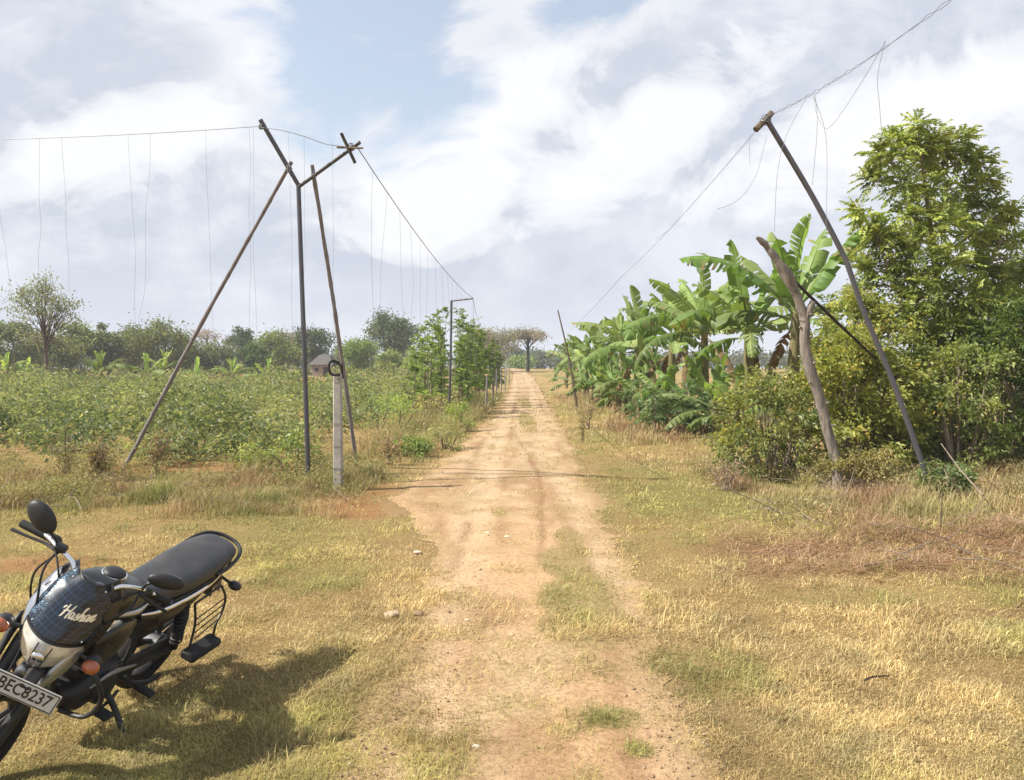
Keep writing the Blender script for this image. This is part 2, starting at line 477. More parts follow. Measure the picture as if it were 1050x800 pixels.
def patch(x, y, pts, k=.5):
    """soft blob list: (px,py,rx,ry) on the ground"""
    m = 0
    for a, b, rx, ry in pts:
        c = gp(a, b)
        m = np.maximum(m, 1 - np.sqrt(((x - c[0]) / rx) ** 2 + ((y - c[1]) / ry) ** 2))
    return m
MIDP = [(582, 580, .30, .95), (593, 615, .40, .75), (608, 645, .44, .55), (632, 738, .16, .16), (657, 772, .09, .1), (540, 432, .35, 6), (537, 412, .4, 9), (512, 527, .12, .4), (585, 560, .2, 1.2)]

# dirt track: a sheet with ragged edges and worn wheel ruts
def track_mat():
    t = NT('dirt_track')
    a = t.node('ShaderNodeAttribute', attribute_name='col').outputs['Color']
    n = t.noise(2.2, 6, None, .6); n2 = t.noise(34, 7, None, .75); n3 = t.noise(130, 3)
    vo = t.node('ShaderNodeTexVoronoi', {'Scale': 38., 'Vector': t.obj()}, feature='F1')
    vo2 = t.node('ShaderNodeTexVoronoi', {'Scale': 95., 'Vector': t.obj()}, feature='F1')
    sepc = t.node('ShaderNodeSeparateColor', {0: vo.outputs['Color']})
    c = t.mix(1., a, t.ramp(n2, [(.3, (.58, .54, .50)), (.68, (1.28, 1.28, 1.28))]), 'MULTIPLY')
    c = t.mix(t.math('MULTIPLY', t.ramp(n, [(.42, 0), (.66, 1)]), .55), c, t.mix(1., c, (1.18, 1.2, 1.22), 'MULTIPLY'))
    stone = t.math('MULTIPLY', t.math('LESS_THAN', vo.outputs['Distance'], .22), t.math('GREATER_THAN', sepc.outputs[0], .72))
    c = t.mix(t.math('MULTIPLY', stone, .7), c, t.mix(sepc.outputs[1], (.19, .135, .1), (.47, .36, .26)))
    c = t.mix(t.math('MULTIPLY', t.ramp(vo2.outputs['Distance'], [(.1, 1), (.35, 0)]), .12), c, (.25, .165, .1))
    t.set(Base_Color=c, Roughness=.95, Specular_IOR_Level=.1)
    h = t.math('ADD', t.math('MULTIPLY', n2, .6), t.math('ADD', t.math('MULTIPLY', stone, .5), t.math('MULTIPLY', n3, .25)))
    t.bump(h, .85, .02)
    return t.m
M['track'] = track_mat()
ys = np.concatenate([np.arange(-20, 2, .5), 1 / np.linspace(1 / 2.0, 1 / 300., 1500)])
nu = 90
uu = np.linspace(-1, 1, nu)
L, Rr = redge(ys)
jl = (fbm(ys * .9, ys * 0 + 2.2, 4) - .5) * .55 + (vnoise(ys * 7, ys * 0 + 5) - .5) * .14
jr = (fbm(ys * .9, ys * 0 + 7.7, 4) - .5) * .55 + (vnoise(ys * 7, ys * 0 + 9) - .5) * .14
L2 = L + jl; R2 = Rr + jr
X = L2[:, None] + (uu[None] * .5 + .5) * (R2 - L2)[:, None]
Y = np.repeat(ys[:, None], nu, 1)
ue = np.repeat(uu[None], len(ys), 0)
mid = .5 * (L + Rr)[:, None]
def path_x(pts):
    P = np.array([gp(a, b)[:2] for a, b in pts]); o = np.argsort(P[:, 1])
    return lambda y: np.interp(y, P[o, 1], P[o, 0])
rutL = path_x([(395, 800), (430, 690), (463, 600), (482, 540), (500, 480), (513, 440), (521, 415), (528, 400)])
rutR = path_x([(720, 800), (690, 690), (650, 620), (610, 540), (566, 480), (552, 440), (548, 415), (545, 400)])
tyre = path_x([(548, 610), (555, 560), (557, 520), (553, 490), (543, 468), (530, 450), (526, 430)])
tyre2 = path_x([(395, 760), (430, 660), (462, 590), (486, 520), (500, 480)])
wob = (fbm(Y * .8, Y * 0 + 3, 3) - .5) * .3
def band(c, wd): return np.exp(-((X - c(Y) - wob * .3) / wd) ** 2)
rut = np.maximum(band(rutL, .28), band(rutR, .26) * .8)
nn = fbm(X * 1.1, Y * .5, 4); n4 = fbm(X * 2.3 + 3, Y * 1.2, 3); far = sst(6, 14, Y)
c = lerp(np.array([.42, .275, .155]), np.array([.40, .285, .18]), far)
c = lerp(c, np.array([.45, .335, .215]), sst(.42, .7, nn) * .6)
c = lerp(c, np.array([.25, .145, .075]), sst(.46, .7, n4) * .65)
c = lerp(c, np.array([.47, .35, .23]), rut * .6)
shoulder = np.maximum(np.exp(-((np.abs(X - rutL(Y) - wob * .3) - .36) / .09) ** 2), np.exp(-((np.abs(X - rutR(Y) - wob * .3) - .34) / .09) ** 2)) * sst(.35, .6, fbm(X * 2 + 5, Y * .8, 3))
c = lerp(c, np.array([.22, .125, .065]), shoulder * .55)
c = lerp(c, np.array([.25, .19, .085]), sst(-.1, .4, patch(X, Y, MIDP) + .5 * (fbm(X * 3, Y * 3, 3) - .5)) * .92)
ty = np.maximum(band(tyre, .04) * sst(6.3, 8.5, Y) * sst(26, 18, Y) * .6, band(tyre2, .07) * .6 * sst(.42, .6, fbm(Y * 1.1, Y * 0 + 1, 2)))
c = lerp(c, np.array([.17, .095, .05]), ty * .75)
c = lerp(c, ORANGE * 1.05, sst(.25, 0., np.minimum(X - L2[:, None], R2[:, None] - X)) * .35 * far)
ed = np.minimum(X - L2[:, None], R2[:, None] - X); edge = sst(0, .18, ed)
c = lerp(ground_col(X, Y), c, sst(.0, .34, ed + .3 * (fbm(X * 2.5, Y * 2.5, 3) - .5)))
rough_ = fbm(X * 1.7, Y * 1.7, 4)
Z = hgt(X, Y) * (Y > 40) + .004 + edge * (.006 + .018 * rough_ - .012 * rut - .010 * ty)
Z = np.maximum(Z, np.where(Y > 40, hgt(X, Y) + .012 + Y * .0006, 0.004))
V = np.stack([X.ravel(), Y.ravel(), Z.ravel()], 1)
I = np.arange(len(V)).reshape(len(ys), nu)
Q = np.stack([I[:-1, :-1], I[:-1, 1:], I[1:, 1:], I[1:, :-1]], -1).reshape(-1, 4)
g = big('dirt_track', V, quads=Q, mat=M['track'], col=c.reshape(-1, 3), smooth=True)
tag(g, kind='structure')

# ------------------------------------------------------------------ grass
def grass_density(x, y):
    d = rdist(x, y) + .75 * (fbm(x * 1.1 + 3, y * 1.1, 4) - .5)
    m = np.maximum(sst(-.26, .10, d), .14 * sst(-.35, -.05, d))
    m = m * (.88 + .12 * sst(.36, .52, fbm(x * 1.9 + 6, y * 1.9, 3))) * (1 - .92 * soil_mask(x, y)) * (1 - .55 * straw_mask(x, y))
    p = sst(-.12, .22, patch(x, y, MIDP) + .5 * (fbm(x * 3, y * 3, 3) - .5))
    m = np.maximum(m, p * .9)
    # a few tufts anywhere on the gravel
    return np.maximum(m, .08 * sst(.64, .77, fbm(x * 2.3 + 1, y * 2.3, 3)))

def blades(name, P, H, Wd, col, lean, mat, label, kindtag='stuff', bendk=.6):
    n = len(P)
    az = rng.random(n) * 2 * np.pi
    dirv = np.stack([np.cos(az), np.sin(az), np.zeros(n)], 1)
    side = np.stack([-np.sin(az + rng.normal(0, .6, n)), np.cos(az), np.zeros(n)], 1)
    s, c_ = np.sin(lean), np.cos(lean)
    up = np.array([0, 0, 1.])
    mid = P + (dirv * (s * .45 * H)[:, None] + up * (c_ * .55 * H)[:, None])
    l2 = np.minimum(lean + bendk, 1.62)
    tip = mid + dirv * (np.sin(l2) * .5 * H)[:, None] + up * (np.cos(l2) * .5 * H)[:, None]
    hw = side * (Wd * .5)[:, None]
    v = np.stack([P - hw, P + hw, mid + hw * .8, mid - hw * .8, tip], 1).reshape(-1, 3)
    b = np.arange(n) * 5
    q = np.stack([b, b + 1, b + 2, b + 3], 1); tr = np.stack([b + 3, b + 2, b + 4], 1)
    c = np.repeat(col, 5, 0).reshape(n, 5, 3)
    c[:, 4] *= 1.12
    o = big(name, v, tr, q, mat, c.reshape(-1, 3))
    return tag(o, label, None, None, kindtag)

def img_scatter(n, y0, y1, x0=-130, x1=1180, jitterY=True, ymax=90):
    a = x0 + (x1 - x0) * rng.random(n); b = y0 + (y1 - y0) * rng.random(n)
    dx = (a - 525) / FPX; dy = (400 - b) / FPX
    d = np.stack([dx, CT + ST * dy, -ST + CT * dy], 1)
    k = -CAMH / d[:, 2]
    p = d * k[:, None]
    return p[:, :2]

G_STRAW = np.array([.56, .44, .225]); G_OLIVE = np.array([.42, .385, .145]); G_GREEN = np.array([.17, .22, .05]); G_BROWN = np.array([.33, .23, .12])
def grass_color(x, y):
    n = fbm(x * .4 + 5, y * .4, 4); n2 = fbm(x * 1.6 + 2, y * 1.6 + 8, 3)
    c = lerp(G_STRAW, G_OLIVE, sst(.40, .60, n))
    c = lerp(c, G_BROWN, sst(.52, .74, n2) * .6)
    c = lerp(c, np.array([.54, .47, .28]), sst(.56, .74, fbm(x * 2.7 + 4, y * 2.7, 3)) * .3)
    gz = sst(0, .5, patch(x, y, [(600, 470, .9, 3.5), (612, 520, .7, 1.6), (590, 600, .5, 1.4), (880, 615, 1.1, .35), (330, 590, .7, .9), (170, 540, 2.2, .6), (690, 560, .8, .8), (700, 690, .8, .5), (632, 738, .3, .3), (655, 775, .3, .3), (40, 590, .8, .8)]) + .4 * (n2 - .5))
    c = lerp(c, G_GREEN, gz * .55)
    r = rng.random(len(x))
    c = lerp(c, G_GREEN, (r > .93) * .6)
    c = lerp(c, G_BROWN * .8, (r < .12) * .8)
    return c * rng.uniform(.55, 1.35, len(x))[:, None] * (.84 + .32 * sst(.3, .7, fbm(x * 5 + 2, y * 5, 2)))[:, None]

def lawn():
    P = np.vstack([img_scatter(900000, 397, 860), img_scatter(150000, 386, 470)])
    x, y = P[:, 0], P[:, 1]
    keep = (rng.random(len(x)) < grass_density(x, y)) & (y < 150) & (y > 1.9)
    keep &= ~((x < -3.2) & (y > 12.5) & (y < 60) & (rng.random(len(x)) < .6))
    x, y = x[keep], y[keep]; n = len(x)
    cl = fbm(x * 2.6, y * 2.6, 3)
    H = (.017 + .034 * sst(.38, .75, cl)) * rng.lognormal(0, .5, n) * (1 + .5 * sst(0, .5, patch(x, y, MIDP)))
    H *= 1 + 1.2 * sst(12, 35, y)
    tall = sst(.3, .9, 1 - np.abs(y - 9.2) / 2.2) * sst(2.0, 3.6, x)
    H *= 1 + 1.2 * tall
    Wd = np.maximum(.0026, .62 * y / FPX) * rng.uniform(.6, 1.4, n)
    H = np.maximum(H, Wd * 1.8)
    p = np.stack([x, y, np.maximum(hgt(x, y), 0) + np.where(rdist(x, y) < 0.1, .008, 0) - .004], 1)
    lean = np.clip(rng.normal(.95, .42, n), .05, 1.55)
    blades('short_grass', p, H, Wd, grass_color(x, y), lean, M['grass'], 'short dry yellow-green grass covering both verges of the track')
lawn()

def verge_weeds():
    """knee-high dry grass and weeds along the left fence and under the right-hand thicket"""
    Ps, Hs = [], []
    def zone(n, xs, ys, f, h0, h1):
        x = rng.uniform(*xs, n); y = rng.uniform(*ys, n)
        k = rng.random(n) < f(x, y)
        Ps.append(np.stack([x[k], y[k]], 1)); Hs.append(rng.uniform(h0, h1, k.sum()) * (.15 + 1.7 * sst(.25, .75, fbm(x[k] * 1.4, y[k] * 1.4, 3))))
    zl = lambda x, y: sst(9.3, 10.0, y + .8 * (fbm(x * 1.5, y * 0 + 1, 3) - .5)) * sst(13.6, 12.6, y) * sst(-1.95, -2.5, x + .5 * (fbm(y * 1.1, x * .3, 2) - .5)) * (.25 + .9 * sst(.35, .6, fbm(x * .9, y * .9, 3))) * (1 - .75 * soil_mask(x, y))
    zone(130000, (-12, -1.9), (9.2, 13.8), zl, .08, .26)
    zl2 = lambda x, y: sst(-.15, -.7, x - redge(y)[0]) * sst(-2.9, -1.7, x - redge(y)[0]) * sst(.3, .55, fbm(x * .9 + 2, y * .5, 3)) * (1 - .8 * soil_mask(x, y))
    zone(70000, (-5, -.4), (13, 55), zl2, .12, .42)
    zr = lambda x, y: sst(8.2, 9.2, y + 1.2 * (fbm(x * .8, y * 0 + 4, 3) - .5)) * sst(15, 13, y) * sst(3.0, 4.0, x + .6 * (fbm(y, x * .3, 2) - .5)) * (.3 + .8 * sst(.35, .6, fbm(x, y, 3)))
    zone(110000, (2.8, 11.5), (8.0, 15), zr, .06, .22)
    zr2 = lambda x, y: sst(.5, 1.8, x - redge(y)[1]) * (.2 + .8 * sst(.42, .6, fbm(x * .5, y * .3, 3)))
    zone(50000, (1, 8), (15, 50), zr2, .1, .3)
    P = np.vstack(Ps); H = np.concatenate(Hs); x, y = P[:, 0], P[:, 1]; n = len(x)
    c = lerp(np.array([.42, .345, .18]), np.array([.23, .235, .085]), sst(.36, .60, fbm(x * 1.1 + 3, y * 1.1, 3)) * np.where(x < 0, 1., .5))
    c = lerp(c, np.array([.33, .215, .13]), sst(.44, .66, fbm(x * 1.2 + 9, y * 1.2, 3)) * np.where(x < 0, .7, .95))
    c = c * rng.uniform(.65, 1.25, n)[:, None]
    Wd = np.maximum(.004, .6 * y / FPX) * rng.uniform(.7, 1.4, n)
    p = np.stack([x, y, hgt(x, y) - .01], 1)
    blades('dry_weeds', p, H, Wd, c, np.clip(np.abs(rng.normal(.35, .42, n)), 0, 1.4), M['grass'], 'knee high dry weeds along the fence line and the thicket edge', bendk=.45)
verge_weeds()

def straw():
    n = 45000
    x = rng.uniform(2.2, 9.5, n); y = rng.uniform(4.7, 10.2, n)
    k = rng.random(n) < straw_mask(x, y) * (.25 + .75 * sst(.40, .62, fbm(x * 1.7 + 2, y * 2.2, 3)))
    x, y = x[k], y[k]; n = len(x)
    c = lerp(np.array([.45, .31, .195]), np.array([.24, .14, .085]), rng.random(n)) * rng.uniform(.7, 1.2, n)[:, None]
    pile = sst(.5, .75, fbm(x * 1.1 + 4, y * 1.6, 3))
    p = np.stack([x, y, hgt(x, y) + rng.random(n) * (.015 + .17 * pile)], 1)
    blades('dead_straw', p, rng.uniform(.08, .30, n), rng.uniform(.004, .009, n), c, np.clip(rng.normal(1.35, .25, n), .5, 1.75), M['grass'], 'flattened reddish brown dead straw below the right thicket', bendk=.25)
straw()

def pebbles():
    n = 4500
    P = img_scatter(n * 3, 470, 850, 300, 800); x, y = P[:, 0], P[:, 1]
    k = (rdist(x, y) < -.05) & (y > 2.2); x, y = x[k][:n], y[k][:n]; n = len(x)
    r = rng.lognormal(math.log(.0045), .4, n)
    r[rng.random(n) > .99] *= 1.5
    bv, bf = ellipsoid((0, 0, 0), (1, .8, .55), 7, 4)
    bf = np.array(bf)
    az = rng.random(n) * 6.28; ca, sa = np.cos(az), np.sin(az)
    v = bv[None] * r[:, None, None] * rng.uniform(.75, 1.2, (n, 1, 3))
    v = v * (1 + .25 * (rng.random((n, len(bv), 1)) - .5))
    vx = v[..., 0] * ca[:, None] - v[..., 1] * sa[:, None] + x[:, None]; vy = v[..., 0] * sa[:, None] + v[..., 1] * ca[:, None] + y[:, None]
    vz = v[..., 2] + (.012 + .018 * (fbm(x * 1.7, y * 1.7, 4) - .35) + r * .35)[:, None]
    f = (bf[None] + (np.arange(n) * len(bv))[:, None, None]).reshape(-1, 4)
    c = lerp(np.array([.44, .31, .20]), np.array([.62, .49, .36]), rng.random(n))
    big_ = r > .015
    c[big_] = np.array([.46, .36, .26])
    o = big('pebbles', np.stack([vx, vy, vz], -1).reshape(-1, 3), None, f, M['ground'], np.repeat(c, len(bv), 0), smooth=True)
    tag(o, 'small loose stones scattered over the dirt track', None, None, 'stuff')
pebbles()

def rdir(n, up=0.):
    d = rng.normal(0, 1, (n, 3)); d[:, 2] += up
    return norm(d)

def twigs():
    mb = MB(); n = 260
    for i in range(n):
        if i % 4: x, y = rng.uniform(3.2, 10.5), rng.uniform(6.2, 12.8)
        else: x, y = rng.uniform(-9, -2.2), rng.uniform(9.6, 13.5)
        if i % 4 and straw_mask(np.array(x), np.array(y)) < .2 and y < 8.6: continue
        L = rng.uniform(.2, .95); a = rng.random() * 6.28; el = abs(rng.normal(.12, .22)); z = float(hgt(x, y)) + rng.uniform(.02, .14)
        d = np.array([math.cos(a) * math.cos(el), math.sin(a) * math.cos(el), math.sin(el)])
        p0 = np.array([x, y, z]); p = smooth_path([p0, p0 + d * L * .5 + rng.normal(0, .04, 3) * L, p0 + d * L], 6)
        r = rng.uniform(.003, .009)
        mb.add(*tube(p, [r, r * .4], 5))
        if L > .5:
            q = p[3]; mb.add(*tube([q, q + (d + rdir(1)[0] * .8) * L * .3], [r * .6, r * .3], 4))
    o = mb.build('fallen_twigs', M['bark_pale']); tag(o, 'thin dead twigs strewn in the dry weeds and straw', None, None, 'stuff')
twigs()
# ------------------------------------------------------------------ foliage builders
def leaf_arrays(P, D, L, Wd, col, droop=.25, fold=.35, upb=.6):
    """kite leaves of two folded halves: base P, direction D, length L, width Wd"""
    n = len(P); D = norm(D)
    up = norm(rng.normal(0, .55, (n, 3)) + np.array([0, 0, upb]))
    S = norm(np.cross(D, up)); N = np.cross(S, D)
    T = P + D * L[:, None] - np.array([0, 0, 1.]) * (droop * L)[:, None]
    Mi = P + D * (L * .45)[:, None]
    Lf = Mi + S * (Wd * .5)[:, None] + N * (Wd * fold * .5)[:, None]
    Rt = Mi - S * (Wd * .5)[:, None] + N * (Wd * fold * .5)[:, None]
    v = np.stack([P, Lf, T, Rt], 1).reshape(-1, 3)
    b = np.arange(n) * 4
    t = np.vstack([np.stack([b, b + 2, b + 1], 1), np.stack([b, b + 3, b + 2], 1)])
    return v, t, np.repeat(col, 4, 0)

def leaves_obj(name, args, mat, parent=None, **kw):
    v, t, c = leaf_arrays(*args, **kw)
    return big(name, v, t, None, mat, c, parent)

def rdir(n, up=0.):
    d = rng.normal(0, 1, (n, 3)); d[:, 2] += up
    return norm(d)

GAIN = 1.3
def shade(n, c1, c2, var=.25):
    return GAIN * lerp(np.array(c1), np.array(c2), rng.random(n)) * rng.uniform(1 - var, 1 + var, n)[:, None]

def sprays(P, D, L, npair, ll, lw, col, droop=.5, fold=.3):
    """pinnate leaves: rachis from P along D (drooping), npair pairs of leaflets"""
    n = len(P); D = norm(D)
    S = norm(np.cross(D, np.array([0, 0, 1.]) + rng.normal(0, .25, (n, 3))))
    t = np.linspace(.18, 1, npair)
    ax = P[:, None] + D[:, None] * (L[:, None] * t)[..., None]
    ax[..., 2] -= droop * L[:, None] * t[None] ** 2
    tang = D[:, None] - np.array([0, 0, 1.]) * (2 * droop * t)[None, :, None]
    out = []
    for s in (-1, 1):
        d = norm(tang * .75 + S[:, None] * s * .9 + rng.normal(0, .15, (n, npair, 3)))
        out.append((ax.reshape(-1, 3), d.reshape(-1, 3)))
    q = np.vstack([o[0] for o in out]); dd = np.vstack([o[1] for o in out]); m = len(q)
    cc = np.tile(np.repeat(col, npair, 0), (2, 1)) * rng.uniform(.85, 1.15, m)[:, None]
    sc = rng.uniform(.75, 1.2, m)
    return leaf_arrays(q, dd, ll * sc, lw * sc, cc, .2, fold, .9)

def merge(parts):
    V, T, C = [], [], []; k = 0
    for v, t, c in parts:
        V.append(v); T.append(t + k); C.append(c); k += len(v)
    return np.vstack(V), np.vstack(T), np.vstack(C)

def base_at(px, Y, dz=0.):
    x = (px - 525) / FPX * Y
    return np.array([x, Y, float(hgt(x, Y)) + dz])
def top_h(px, py, Y, b):       # height above base b for image row py at depth Y
    return at(px, py, Y)[2] - b[2]

def tree(name, label, cat, b, H, trunk_h, rx, rz, nclump, nleaf, leaf, c1, c2, tr=.15, nlimb=10, group=None, sig=.22, bark='bark', flat=0., cz=None, lean=(0, 0), upb=.6, sparse=False, mat='leaf_dull', wl=.55, bare=False):
    """trunk + limbs to foliage clumps spread through an ellipsoid crown"""
    root = empty(name, b, label, cat, group)
    cz = (H - rz) if cz is None else cz
    d = rdir(nclump, .15); rad = rng.uniform(.35, 1, nclump) ** .6
    lump = .75 + .5 * fbm(d[:, 0] * 1.7 + b[0], d[:, 1] * 1.7 + d[:, 2] * 2 + b[1], 2)
    C = d * (rad * lump)[:, None] * np.array([rx, rx, rz]) + np.array([lean[0], lean[1], cz])
    if flat: C[:, 2] = cz + (C[:, 2] - cz) * .6 + flat * (1 - ((C[:, 0] - lean[0]) / rx) ** 2) * rz
    top = np.array([lean[0] * .5, lean[1] * .5, trunk_h])
    mb = MB()
    tp = smooth_path([(0, 0, -.3), (lean[0] * .1 + tr * .3, 0, trunk_h * .5), top], 9)
    mb.add(*tube(tp, [tr * 1.25, tr * .95, tr * .8], 9))
    order = rng.permutation(nclump)[:nlimb]
    for i in order:
        s = tp[rng.integers(5, 9)]; e = C[i]
        m1 = s + (e - s) * .4 + np.array([0, 0, .12 * np.linalg.norm(e - s)]) + rng.normal(0, .06, 3) * rx
        mb.add(*tube(smooth_path([s, m1, e], 8), [tr * .4, tr * .22, tr * .08], 6))
        if sparse or bare:
            for q in range(3):
                e2 = e + rdir(1, .4)[0] * rx * .38
                mb.add(*tube(smooth_path([m1, (m1 + e2) / 2 + rng.normal(0, .05, 3) * rx, e2], 6), [tr * .22, tr * .04], 5))
    mb.build('trunk', M[bark], root)
    # leaves
    ci = rng.integers(0, nclump, int(nleaf * 1.9))
    sg = sig * rx * rng.uniform(.6, 1.3, nclump)
    nleaf = len(ci)
    P = C[ci] + rng.normal(0, 1, (nleaf, 3)) * sg[ci][:, None] * np.array([1, 1, .7])
    tone = rng.uniform(0, 1, nclump)
    col = lerp(np.array(c1), np.array(c2), np.clip(tone[ci] + rng.normal(0, .2, nleaf), 0, 1)) * 1.85 * rng.uniform(.75, 1.25, nleaf)[:, None]
    L = leaf * rng.uniform(.7, 1.3, nleaf)
    leaves_obj('crown', (P, rdir(nleaf, -.1), L, L * wl, col), M[mat], root, upb=upb)
    return root

def bush(name, label, cat, b, rx, ry, H, nclump, nleaf, leaf, c1, c2, group=None, nstem=7, wl=.5, mat='leaf', sig=.2, c3=None, k3=.1, low=.0):
    root = empty(name, b, label, cat, group)
    a = rng.random(nclump) * 6.283; r = np.sqrt(rng.random(nclump)) * .95
    zz = rng.random(nclump) ** .8
    env = np.sqrt(np.clip(1 - (zz * .92) ** 2.2, .05, 1)) * (.7 + .6 * vnoise(np.cos(a) * 2 + b[0], np.sin(a) * 2 + zz * 3))
    C = np.stack([np.cos(a) * r * rx * env, np.sin(a) * r * ry * env, low + (H - low) * (.06 + .9 * zz)], 1)
    mb = MB()
    for i in rng.permutation(nclump)[:nstem]:
        e = C[i]; mb.add(*tube(smooth_path([(e[0] * .25, e[1] * .25, -.1), (e[0] * .6, e[1] * .6, e[2] * .55) + rng.normal(0, .04, 3), e], 8), [.03, .018, .006], 6))
    mb.build('stem', M['bark_pale'], root)
    ci = rng.integers(0, nclump, nleaf)
    P = C[ci] + rng.normal(0, 1, (nleaf, 3)) * sig * min(rx, H) * np.array([1, 1, .8]) * rng.uniform(.5, 1.3, nclump)[ci][:, None]
    P[:, 2] = np.abs(P[:, 2])
    tone = rng.random(nclump)
    col = lerp(np.array(c1), np.array(c2), np.clip(tone[ci] + rng.normal(0, .22, nleaf), 0, 1)) * 1.5 * rng.uniform(.75, 1.25, nleaf)[:, None]
    if c3 is not None:
        k = rng.random(nclump)[ci] * .6 + rng.random(nleaf) * .4 < k3 * 1.3
        col[k] = np.array(c3) * rng.uniform(.7, 1.25, k.sum())[:, None]
    L = leaf * rng.uniform(.6, 1.35, nleaf)
    out = norm(P * np.array([1, 1, .3]) + rng.normal(0, .8, (nleaf, 3)) * rx * .6)
    leaves_obj('foliage', (P, out, L, L * wl, col), M[mat], root, droop=.35)
    return root

# ------------------------------------------------------------------ banana plants
def blade_mesh(L, Wd, elev, az, droop, base, seg=22, tear=.35, c=(.10, .20, .035), brown=.0, roll=0., vfold=.35):
    """one banana leaf: midrib curve, torn lamina on both sides; returns verts, tris, quads, colours"""
    t = np.linspace(0, 1, seg + 1)
    el = elev - droop * t ** 1.6
    ds = L / seg
    hor = np.concatenate([[0], np.cumsum(np.cos(el[:-1]) * ds)]); ver = np.concatenate([[0], np.cumsum(np.sin(el[:-1]) * ds)])
    ca, sa = math.cos(az), math.sin(az)
    mid = np.stack([hor * ca, hor * sa, ver], 1) + np.array(base)
    T = norm(np.gradient(mid, axis=0))
    S0 = np.array([-sa, ca, 0.])
    N0 = norm(np.cross(T, S0)) * -1.0
    N0[:] = np.where(N0[:, 2:3] < 0, -N0, N0) if elev < 1.3 else N0
    cr, sr = math.cos(roll), math.sin(roll)
    S = S0 * cr + N0 * sr; N = N0 * cr - S0 * sr
    pet = .12
    wid = Wd * .5 * np.clip((t - pet) / .12, 0, 1) ** .6 * np.clip((1 - t) / .22, 0, 1) ** .6 * (1 - .15 * (t - .4) ** 2)
    V, Q, C = [], [], []; k = 0
    cg = np.array(c)
    for s in (-1, 1):
        grp = 0.; gs = rng.normal(0, .12)
        for i in range(seg):
            if wid[i] + wid[i + 1] <= 0: continue
            torn = rng.random() < tear
            if torn: gs = rng.normal(-.15, .42)
            w0, w1 = wid[i], wid[i + 1]
            g0 = .42 * ds if torn else 0
            sh = .10 + .18 * t[i]
            vv = []
            for (j, w_, off) in ((i, w0, g0), (i + 1, w1, 0)):
                p = mid[j]
                for q, rr in ((0, 0.), (.5, .5), (1., 1.)):
                    ang = vfold - (vfold + .55 * (1 + droop * t[j]) - gs) * q * .75
                    lat = S[j] * s * w_ * rr * math.cos(ang) + N[j] * w_ * rr * math.sin(ang)
                    vv.append(p + lat + T[j] * (w_ * rr * .35 * (1 if True else 0) + off * rr))
            V += vv; Q += [(k, k + 1, k + 4, k + 3), (k + 1, k + 2, k + 5, k + 4)]
            if s < 0: Q[-2] = Q[-2][::-1]; Q[-1] = Q[-1][::-1]
            cc = cg * rng.uniform(.88, 1.12); e = cc.copy()
            if rng.random() < brown + (.25 if torn else 0) * brown * 4: e = np.array([.26, .17, .07]) * rng.uniform(.7, 1.2)
            C += [cc * 1.3, cc, e, cc * 1.3, cc, e]; k += 6
    # midrib strip
    r = .022 * L / 2.4
    tv, tf = tube(mid, [r, r * .7, r * .25], 5, False)
    Q += [tuple(a + k for a in f) for f in tf]; V += list(tv); C += [np.array([.24, .30, .10])] * len(tv)
    return np.array(V), np.array(Q), np.array(C)

def banana(b, H, nleaf, L, label, group, seg=20, seed=0, dry=3, aim=None, sway=.08, el=None, tone=1., name='banana_plant', cat='banana plant'):
    root = empty(name, b, label, cat, group)
    top = np.array([rng.normal(0, sway), rng.normal(0, sway), H])
    mb = MB(); mb.add(*tube(smooth_path([(0, 0, -.2), (top[0] * .4, top[1] * .4, H * .5), top], 10), [.13 * L / 2.2, .11 * L / 2.2, .07 * L / 2.2], 10))
    mb.build('pseudostem', M['stem'], root)
    a0 = rng.random() * 6.28
    for i in range(nleaf):
        az = a0 + i * 2.4 + rng.normal(0, .25)
        f = i / max(1, nleaf - 1)                      # 0 = oldest, 1 = youngest upright
        e = .18 + 1.2 * f ** .8 + rng.normal(0, .2)
        dr = 1.5 - 1.1 * f + rng.normal(0, .25)
        l = L * (.75 + .35 * math.sin(math.pi * min(1, f + .25))) * rng.uniform(.88, 1.1)
        c = np.array([.10, .19, .035]) if f < .7 else np.array([.16, .27, .055])
        c = lerp(c, np.array([.24, .30, .10]), rng.random() * .7) * tone * rng.uniform(.7, 1.25)
        v, q, cc = blade_mesh(l, l * rng.uniform(.22, .28), e, az, dr, top - np.array([0, 0, .25 * (1 - f)]), seg, .34 + .4 * (1 - f), c, .015 + .08 * (1 - f), rng.normal(0, .25))
        big('leaf', v, None, q, M['banana'], cc, root, True)
    for i in range(dry):
        az = rng.random() * 6.28
        v, q, cc = blade_mesh(L * .75, L * .13, -.55, az, 1.0, top - np.array([0, 0, .3 + .15 * i]), max(8, seg // 2), .6, (.25, .17, .085), .5, 0, .1)
        cc[:] = np.array([.20, .135, .075]) * rng.uniform(.5, 1.3, (len(cc), 1))
        big('dead_leaf', v, None, q, M['dry'], cc, root, True)
    return root

def dup(root, loc, rz, sc, label=None):
    r = root.copy(); COL.objects.link(r); r.location = [float(a) for a in loc]; r.rotation_euler = (0, 0, rz); r.scale = (sc,) * 3
    if label: r['label'] = label
    for ch in list(root.children):
        c = ch.copy(); COL.objects.link(c); c.parent = r
        for g in list(ch.children):
            d = g.copy(); COL.objects.link(d); d.parent = c
    return r

